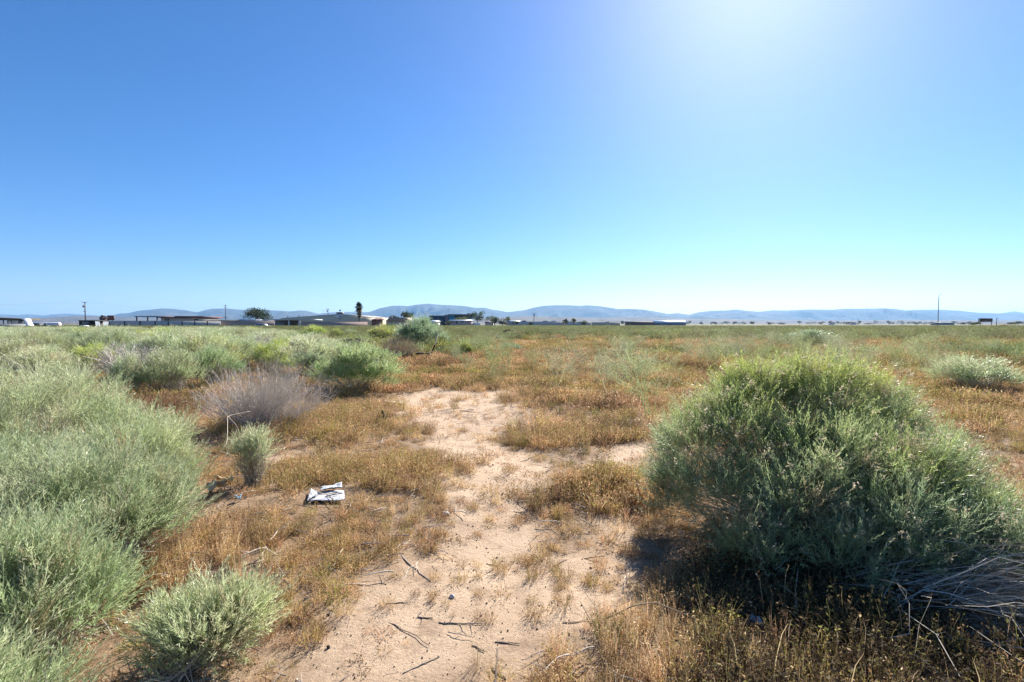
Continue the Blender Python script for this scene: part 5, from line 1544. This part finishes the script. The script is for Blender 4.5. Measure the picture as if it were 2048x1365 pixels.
# ------------------------------------------------------------------ trees
def tree(name, label, u0, u1, vt, vb, Y, cols, n=1500, leaf=.32, seed=0, cat='tree', group=None, blobs=12, trunk=True, squash=1., flowers=None):
    rg = np.random.default_rng(seed); w = (u1 - u0) / F * Y; x = ux((u0 + u1) / 2, Y); zt = vz(vt, Y); zb = max(vz(vb, Y), .0)
    e = empty(name, (x, Y, 0), 0, label, cat, group)
    H = zt - zb
    mb = MB(); cols = np.asarray(cols, float)
    th = rg.uniform(0, 2 * PI, blobs); rr = np.sqrt(rg.random(blobs)) * .36 * w
    bz = zb + H * rg.uniform(.25, .74, blobs); shrink = np.sqrt(np.clip(1 - ((bz - zb - H * .38) / (H * .72)) ** 2, .15, 1))
    bc = np.stack([rr * np.cos(th) * shrink, rr * np.sin(th) * shrink, bz], 1); br = rg.uniform(.13, .24, (blobs, 1)) * w * np.array([1, 1, .8 * squash])
    br[:, 2] = np.minimum(br[:, 2], H * .30)
    i = rg.integers(0, blobs, n); d = unit(rg.normal(size=(n, 3)))
    p = bc[i] + d * br[i] * rg.uniform(.55, 1.08, (n, 1)); p[:, 2] = np.clip(p[:, 2], zb * .9, zt)
    lf = leaf * rg.uniform(.6, 1.4, (n, 1)); a = unit(rg.normal(size=(n, 3)) + d * .3); b = unit(np.cross(a, rg.normal(size=(n, 3))))
    bcol = cols[rg.integers(0, len(cols), blobs)]
    c = bcol[i] * rg.uniform(.65, 1.35, (n, 1))
    mb.quads(np.stack([p - a * lf * .5, p + b * lf * .32, p + a * lf * .5, p - b * lf * .32], 1), c)
    mb.build('crown', M_TREE, e)
    if flowers is not None:
        fb = MB(); k = rg.choice(n, n // 5, False); k = k[p[k, 2] > zb + H * .35]
        q = p[k] + d[k] * .1; lf = leaf * .7; a, b = a[k], b[k]
        fb.quads(np.stack([q - a * lf * .5, q + b * lf * .4, q + a * lf * .5, q - b * lf * .4], 1), np.array(flowers)); fb.build('blossom', M_DRY, e)
    if trunk:
        mb = MB(); mb.tube([(0, 0, -.1), (.05, 0, zb * .5 + .3), (0, .05, zb + H * .45)], [w * .035 + .05, w * .028 + .04, w * .015 + .02], 8)
        for k in range(5):
            q = bc[rg.integers(0, blobs)]; mb.tube([(0, 0, zb + H * .12), tuple(q * np.array([.5, .5, 1]) * np.array([1, 1, .85])), tuple(q)], [w * .018, w * .012, w * .006], 5)
        mb.build('trunk', M_BARK, e, True)
    return e


DG = [(.035, .05, .025), (.05, .07, .03), (.028, .042, .022)]
MG = [(.055, .085, .03), (.075, .10, .035), (.045, .07, .03)]
YG = [(.13, .15, .04), (.16, .165, .05), (.10, .13, .035)]
tree('round_tree', 'big dark round tree behind the brown wall at left', 485, 544, 615.2, 642, 196, DG + MG[:1], 3200, .42, 1, blobs=26)
tree('leafy_tree', 'green tree behind the pinkish tile roof', 799, 831, 621.5, 642, 215, MG + DG[:1], 1600, .38, 2, blobs=14)
tree('leafy_tree', 'dark low tree left of the pinkish tile roof', 777, 800, 630.8, 640, 230, DG, 700, .35, 3, blobs=8)
tree('leafy_tree', 'large dark tree at the right end of the glass building', 939, 970, 619.8, 646, 305, DG + MG[:2], 1800, .5, 4, blobs=16)
tree('leafy_tree', 'yellow-green tree in front of the glass building', 908, 941, 633.5, 641, 330, YG, 900, .45, 5, blobs=12)
tree('bush', 'olive rounded bush left of the mauve home', 889, 911, 641.5, 649, 270, [(.07, .075, .03), (.09, .09, .035)], 700, .32, 6, 'bush', blobs=8, trunk=False)
tree('flowering_bush', 'dark bush with cream blossom, taller of the two', 979, 999, 632.0, 650, 265, DG, 1000, .36, 7, 'bush', blobs=10, flowers=(.40, .40, .30))
tree('flowering_bush', 'dark bush with cream blossom, lower and broader of the two', 994, 1017, 637.0, 651.5, 262, DG, 1000, .36, 8, 'bush', blobs=10, flowers=(.36, .36, .26))
tree('leafy_tree', 'yellow-green tree behind the taller flowering bush', 969, 1001, 631.4, 645, 300, YG + MG[:1], 1000, .45, 9, blobs=12)
tree('leafy_tree', 'small yellow-green tree right of the flowering bushes', 1004, 1023, 633.2, 644, 310, YG, 700, .42, 10, blobs=8)
tree('bush', 'round dark green bush before the pale grey wall', 1023, 1039, 640.5, 651, 260, MG, 700, .32, 11, 'bush', blobs=8, trunk=False)
tree('bush', 'low dark green bush at the foot of the lone utility pole', 1055, 1067, 643.5, 651, 265, DG + MG[:1], 500, .32, 12, 'bush', blobs=7, trunk=False)
tree('bush', 'dark shaggy bush below the small palms', 1153, 1176, 641.5, 652, 270, DG + YG[:1], 800, .34, 13, 'bush', blobs=9, trunk=False)
tree('bush', 'bright green low mound of foliage at the right horizon', 2016, 2040, 643, 650, 190, MG + YG[:1], 600, .28, 14, 'bush', blobs=9, trunk=False)
tree('bush', 'scrubby bush at the right of the lamp, before the rusty board', 1940, 1962, 644.8, 651, 175, MG + YG[:1], 600, .26, 15, 'bush', blobs=9, trunk=False)
FAR = [(1312, 1322, 641), (1372, 1382, 641), (1398, 1406, 643), (1336, 1346, 643.5), (1440, 1456, 643), (1464, 1474, 644), (1478, 1492, 643.6), (1500, 1512, 644), (1530, 1546, 644.4), (1596, 1602, 642.5), (1614, 1634, 642.5),
       (1636, 1650, 643.5), (1657, 1663, 640), (1672, 1682, 642), (1686, 1704, 644.4), (1714, 1722, 642), (1724, 1744, 644.6), (1750, 1764, 641.2), (1776, 1786, 642.3), (1788, 1808, 642.0), (1812, 1828, 642.2), (1832, 1848, 644.4), (1850, 1868, 644.6), (1906, 1916, 642), (1916, 1930, 645),
       (1938, 1950, 644), (2038, 2052, 644.2), (1212, 1220, 642.3), (1240, 1250, 641.5), (1262, 1272, 643), (1292, 1300, 642), (1420, 1432, 644.2), (1552, 1572, 645)]
for i, (a, b, vt) in enumerate(FAR):
    Y = 640 + (i * 97 % 330)
    c_ = (a + b) / 2; w_ = (b - a) * .72
    tree('distant_tree', 'tiny dark tree on the far horizon line', c_ - w_, c_ + w_, vt - .8, 650, Y, DG + MG[:1], 300, .9, 60 + i, 'tree', 'far trees along the horizon', 6, False)


def palm(label, u, Y, vt, vb, w_px, seed, skirt=True, group=None, crownc=DG + MG):
    rg = np.random.default_rng(seed); x = ux(u, Y); zt = vz(vt, Y); w = w_px / F * Y
    e = empty('palm_tree', (x, Y, 0), 0, label, 'palm', group)
    zc = zt - w * .42
    lean = .02 * zc
    mb = MB(); mb.tube([(0, 0, -.1), (-lean * .2, 0, zc * .3), (-lean * .5, 0, zc * .7), (-lean, 0, zc)], [.34, .27, .24, .26], 10); mb.build('trunk', M_BARK, e, True)

    def fronds(n, el0, el1, cols, Lf):
        mb = MB(); cols = np.asarray(cols)
        for k in range(n):
            az, el = rg.uniform(0, 6.28), rg.uniform(el0, el1)
            d = np.array([math.cos(az) * math.cos(el), math.sin(az) * math.cos(el), math.sin(el)])
            L = Lf * rg.uniform(.75, 1.1); b0 = np.array([-lean, 0, zc - .1 - (rg.random() ** 1.3 * zc * .42 if el1 < 0 else rg.random() * zc * .10)]); L *= 1 - .35 * (zc - b0[2]) / (zc * .5)
            hub = b0 + d * L * .45; c = cols[rg.integers(0, len(cols))] * rg.uniform(.7, 1.3)
            mb.tube([b0, hub], .03, 4, c)
            side = unit(np.cross(d, [0, 0, 1.]) + 1e-6); upv = np.cross(side, d)
            m = 15; an = np.linspace(-1.25, 1.25, m)
            ld = np.cos(an)[:, None] * d + np.sin(an)[:, None] * side + upv * .12 + np.array([0, 0, -.12]) * np.abs(an)[:, None]
            ll = L * .60 * (1 - .28 * np.abs(an) / 1.25)[:, None]; sv = np.cross(unit(ld), upv)
            tip = hub + ld * ll + np.array([0, 0, -.10]) * ll
            mb.quads(np.stack([np.repeat(hub[None], m, 0), hub + ld * ll * .5 + sv * .07 * L / 1.5, tip, hub + ld * ll * .5 - sv * .07 * L / 1.5], 1), np.repeat(c[None], m, 0))
        return mb
    fronds(44, -.45, 1.45, crownc, w * .66).build('crown', M_TREE, e)
    if skirt: fronds(70, -1.25, -.15, [(.20, .145, .085), (.15, .105, .06), (.25, .185, .11)], w * .70).build('dead_frond_skirt', M_DRY, e)
    return e


palm('tall fan palm with a shaggy dead skirt beside the tan gabled building', 719.5, 205, 605.5, 642, 15, 3)
palm('small bushy palm at the left of the pale wall gap', 1131, 285, 638.6, 648, 13, 5, False)
palm('small yellow-green palm right of the darker one', 1147, 290, 637.6, 648, 12, 6, False, None, YG)


# ------------------------------------------------------------------ hills and plain
def hill_mat(name, a, b):
    m, nt, out = new_mat(name); L = nt.links.new
    g = N(nt, 'ShaderNodeNewGeometry')
    n1 = N(nt, 'ShaderNodeTexNoise', Scale=.004, Detail=9., Roughness=.62); L(g.outputs['Position'], n1.inputs['Vector'])
    r = N(nt, 'ShaderNodeValToRGB'); r.color_ramp.elements[0].position = .38; r.color_ramp.elements[1].position = .64
    r.color_ramp.elements[0].color = (*a, 1); r.color_ramp.elements[1].color = (*b, 1)
    L(n1.outputs['Fac'], r.inputs[0])
    p = N(nt, 'ShaderNodeBsdfPrincipled', Roughness=.95); p.inputs['Specular IOR Level'].default_value = .1
    L(r.outputs[0], p.inputs['Base Color'])
    L(p.outputs[0], out.inputs[0]); return m


def hills(name, prof, D, depth, m, seed, label, ext=None, rough=1.):
    """ridge whose crest stands at distance D with the heights of the profile"""
    prof = np.array(prof, float)
    us = np.arange(prof[0, 0], prof[-1, 0] + 1, 2.5)
    v = np.interp(us, prof[:, 0], prof[:, 1]); ker = np.array([.25, .5, .25]); v[1:-1] = np.convolve(v, ker, 'valid')
    rg = np.random.default_rng(seed)
    hz = (648 - v) / F * D
    rows = 60; s = np.linspace(0, 1.5, rows)
    U, Sx = np.meshgrid(us, s)
    Yd = D - depth + Sx * depth
    X = (U - 1024) / F * Yd
    Hc = np.interp(U + 14 * np.sin(Sx * 5 + seed) * (1 - np.minimum(Sx, 1)), us, hz)
    shape = np.where(Sx <= 1, Sx ** 1.35, 1 - (Sx - 1) * 1.6)
    rid = np.zeros_like(U)
    for k, (f, a) in enumerate(((.0011, .5), (.0023, .28), (.005, .14), (.011, .07))):
        rid += a * (1 - 2 * np.abs(vnoise(X + 900 * vnoise(X, Yd, .0009, seed + 9), Yd * .35, f, seed + k) - .5) * 2)
    env = 4 * np.clip(Sx, 0, 1) * np.clip(1 - Sx, 0, 1)
    Z = Hc * (shape + env * (rid - .3) * .75 * rough) + 2
    Z = np.minimum(Z, Hc * np.minimum(Yd / D, 1) * np.where(Sx < 1, .985, 1) + 2)
    Z[0] = -2; Z = np.maximum(Z, -2)
    idx = np.arange(U.size).reshape(U.shape)
    mb = MB(); mb.mesh(np.stack([X, Yd, Z + CAMH - 1.6], -1).reshape(-1, 3), np.stack([idx[:-1, :-1], idx[:-1, 1:], idx[1:, 1:], idx[1:, :-1]], -1).reshape(-1, 4))
    o = mb.build(name, m, None, True)
    return tag(o, label, kind='structure')


HM1 = hill_mat('far_hill', (.035, .04, .04), (.085, .08, .07))
HM2 = hill_mat('foothill', (.075, .068, .06), (.15, .125, .10))
A = [(-300, 626), (-100, 629), (0, 628.6), (40, 630.5), (60, 628.5), (90, 631.5), (105, 629), (135, 627.6), (170, 629.5), (205, 632), (230, 632), (250, 631)]
B = [(190, 640), (225, 632), (240, 627), (258, 626.5), (275, 622), (300, 619.5), (325, 617), (345, 618), (372, 620.5), (395, 625), (410, 620.5), (425, 617.5), (455, 617), (480, 619.5), (525, 620), (560, 621.5), (580, 623), (600, 621), (615, 622), (637, 628), (660, 625),
     (695, 624), (720, 625), (740, 624), (760, 616.5), (785, 611.5), (800, 611), (815, 612.5), (835, 609), (855, 607.2), (880, 609.5), (905, 610.5), (930, 612), (950, 615.5), (970, 615.5), (985, 619.5), (1000, 621.5), (1016, 624.5), (1050, 620), (1070, 614.5), (1085, 611.5), (1110, 610.2),
     (1135, 610.3), (1160, 611.2), (1175, 610.3), (1200, 612.3), (1235, 618), (1265, 618), (1290, 619.5), (1310, 623), (1335, 628), (1355, 626.3), (1380, 630), (1410, 634), (1450, 640)]
Cc = [(1300, 641), (1340, 637), (1378, 629.5), (1400, 624), (1425, 621.5), (1450, 621), (1472, 619), (1490, 622), (1520, 623.5), (1545, 620.5), (1570, 621), (1620, 619), (1660, 619.5), (1690, 617.5), (1720, 617.3), (1765, 616.5), (1785, 617.5), (1812, 620.8), (1840, 619.2),
      (1875, 619.3), (1915, 621.5), (1950, 625), (1985, 627), (2010, 626.5), (2048, 627.5), (2200, 625), (2400, 630)]
Dd = [(1900, 632), (1980, 630), (2005, 626), (2025, 622.8), (2048, 626), (2090, 629), (2200, 628)]
E = [(-300, 640), (0, 640), (60, 637), (120, 634.5), (155, 632), (190, 632.5), (230, 634.5), (300, 637.5), (420, 638.5), (560, 639.5), (700, 640.5), (860, 641), (980, 636.5), (1060, 632.5), (1110, 634), (1200, 636.5), (1240, 634), (1300, 635.5), (1380, 638), (1460, 638.5), (1560, 640.5), (1700, 641),
     (1850, 640.3), (2000, 640.8), (2300, 641)]
hills('hills', A, 13600, 3000, HM1, 3, 'faint blue hills at the far left')
hills('hills', B, 10500, 3600, HM1, 5, 'main blue hill range along the horizon')
hills('hills', Cc, 11500, 3600, HM1, 8, 'long blue ridge at right of the horizon')
hills('hills', Dd, 14300, 2000, HM1, 11, 'palest hill peeping over the right ridge')
hills('foothills', E, 5200, 1900, HM2, 13, 'low brownish foothills below the blue ranges', rough=1.3)


# ------------------------------------------------------------------ the air
def haze():
    m, nt, out = new_mat('haze_air')
    v = N(nt, 'ShaderNodeVolumePrincipled'); v.inputs['Color'].default_value = (.33, .62, 1, 1); v.inputs['Density'].default_value = 4.8e-5
    v.inputs['Anisotropy'].default_value = .25
    nt.links.new(v.outputs[0], out.inputs['Volume'])
    mb = MB(); mb.box(-21500, 21500, -400, 16500, -3.2, 462)
    o = mb.build('haze', m); tag(o, 'pale blue haze in the air', kind='stuff')


haze()
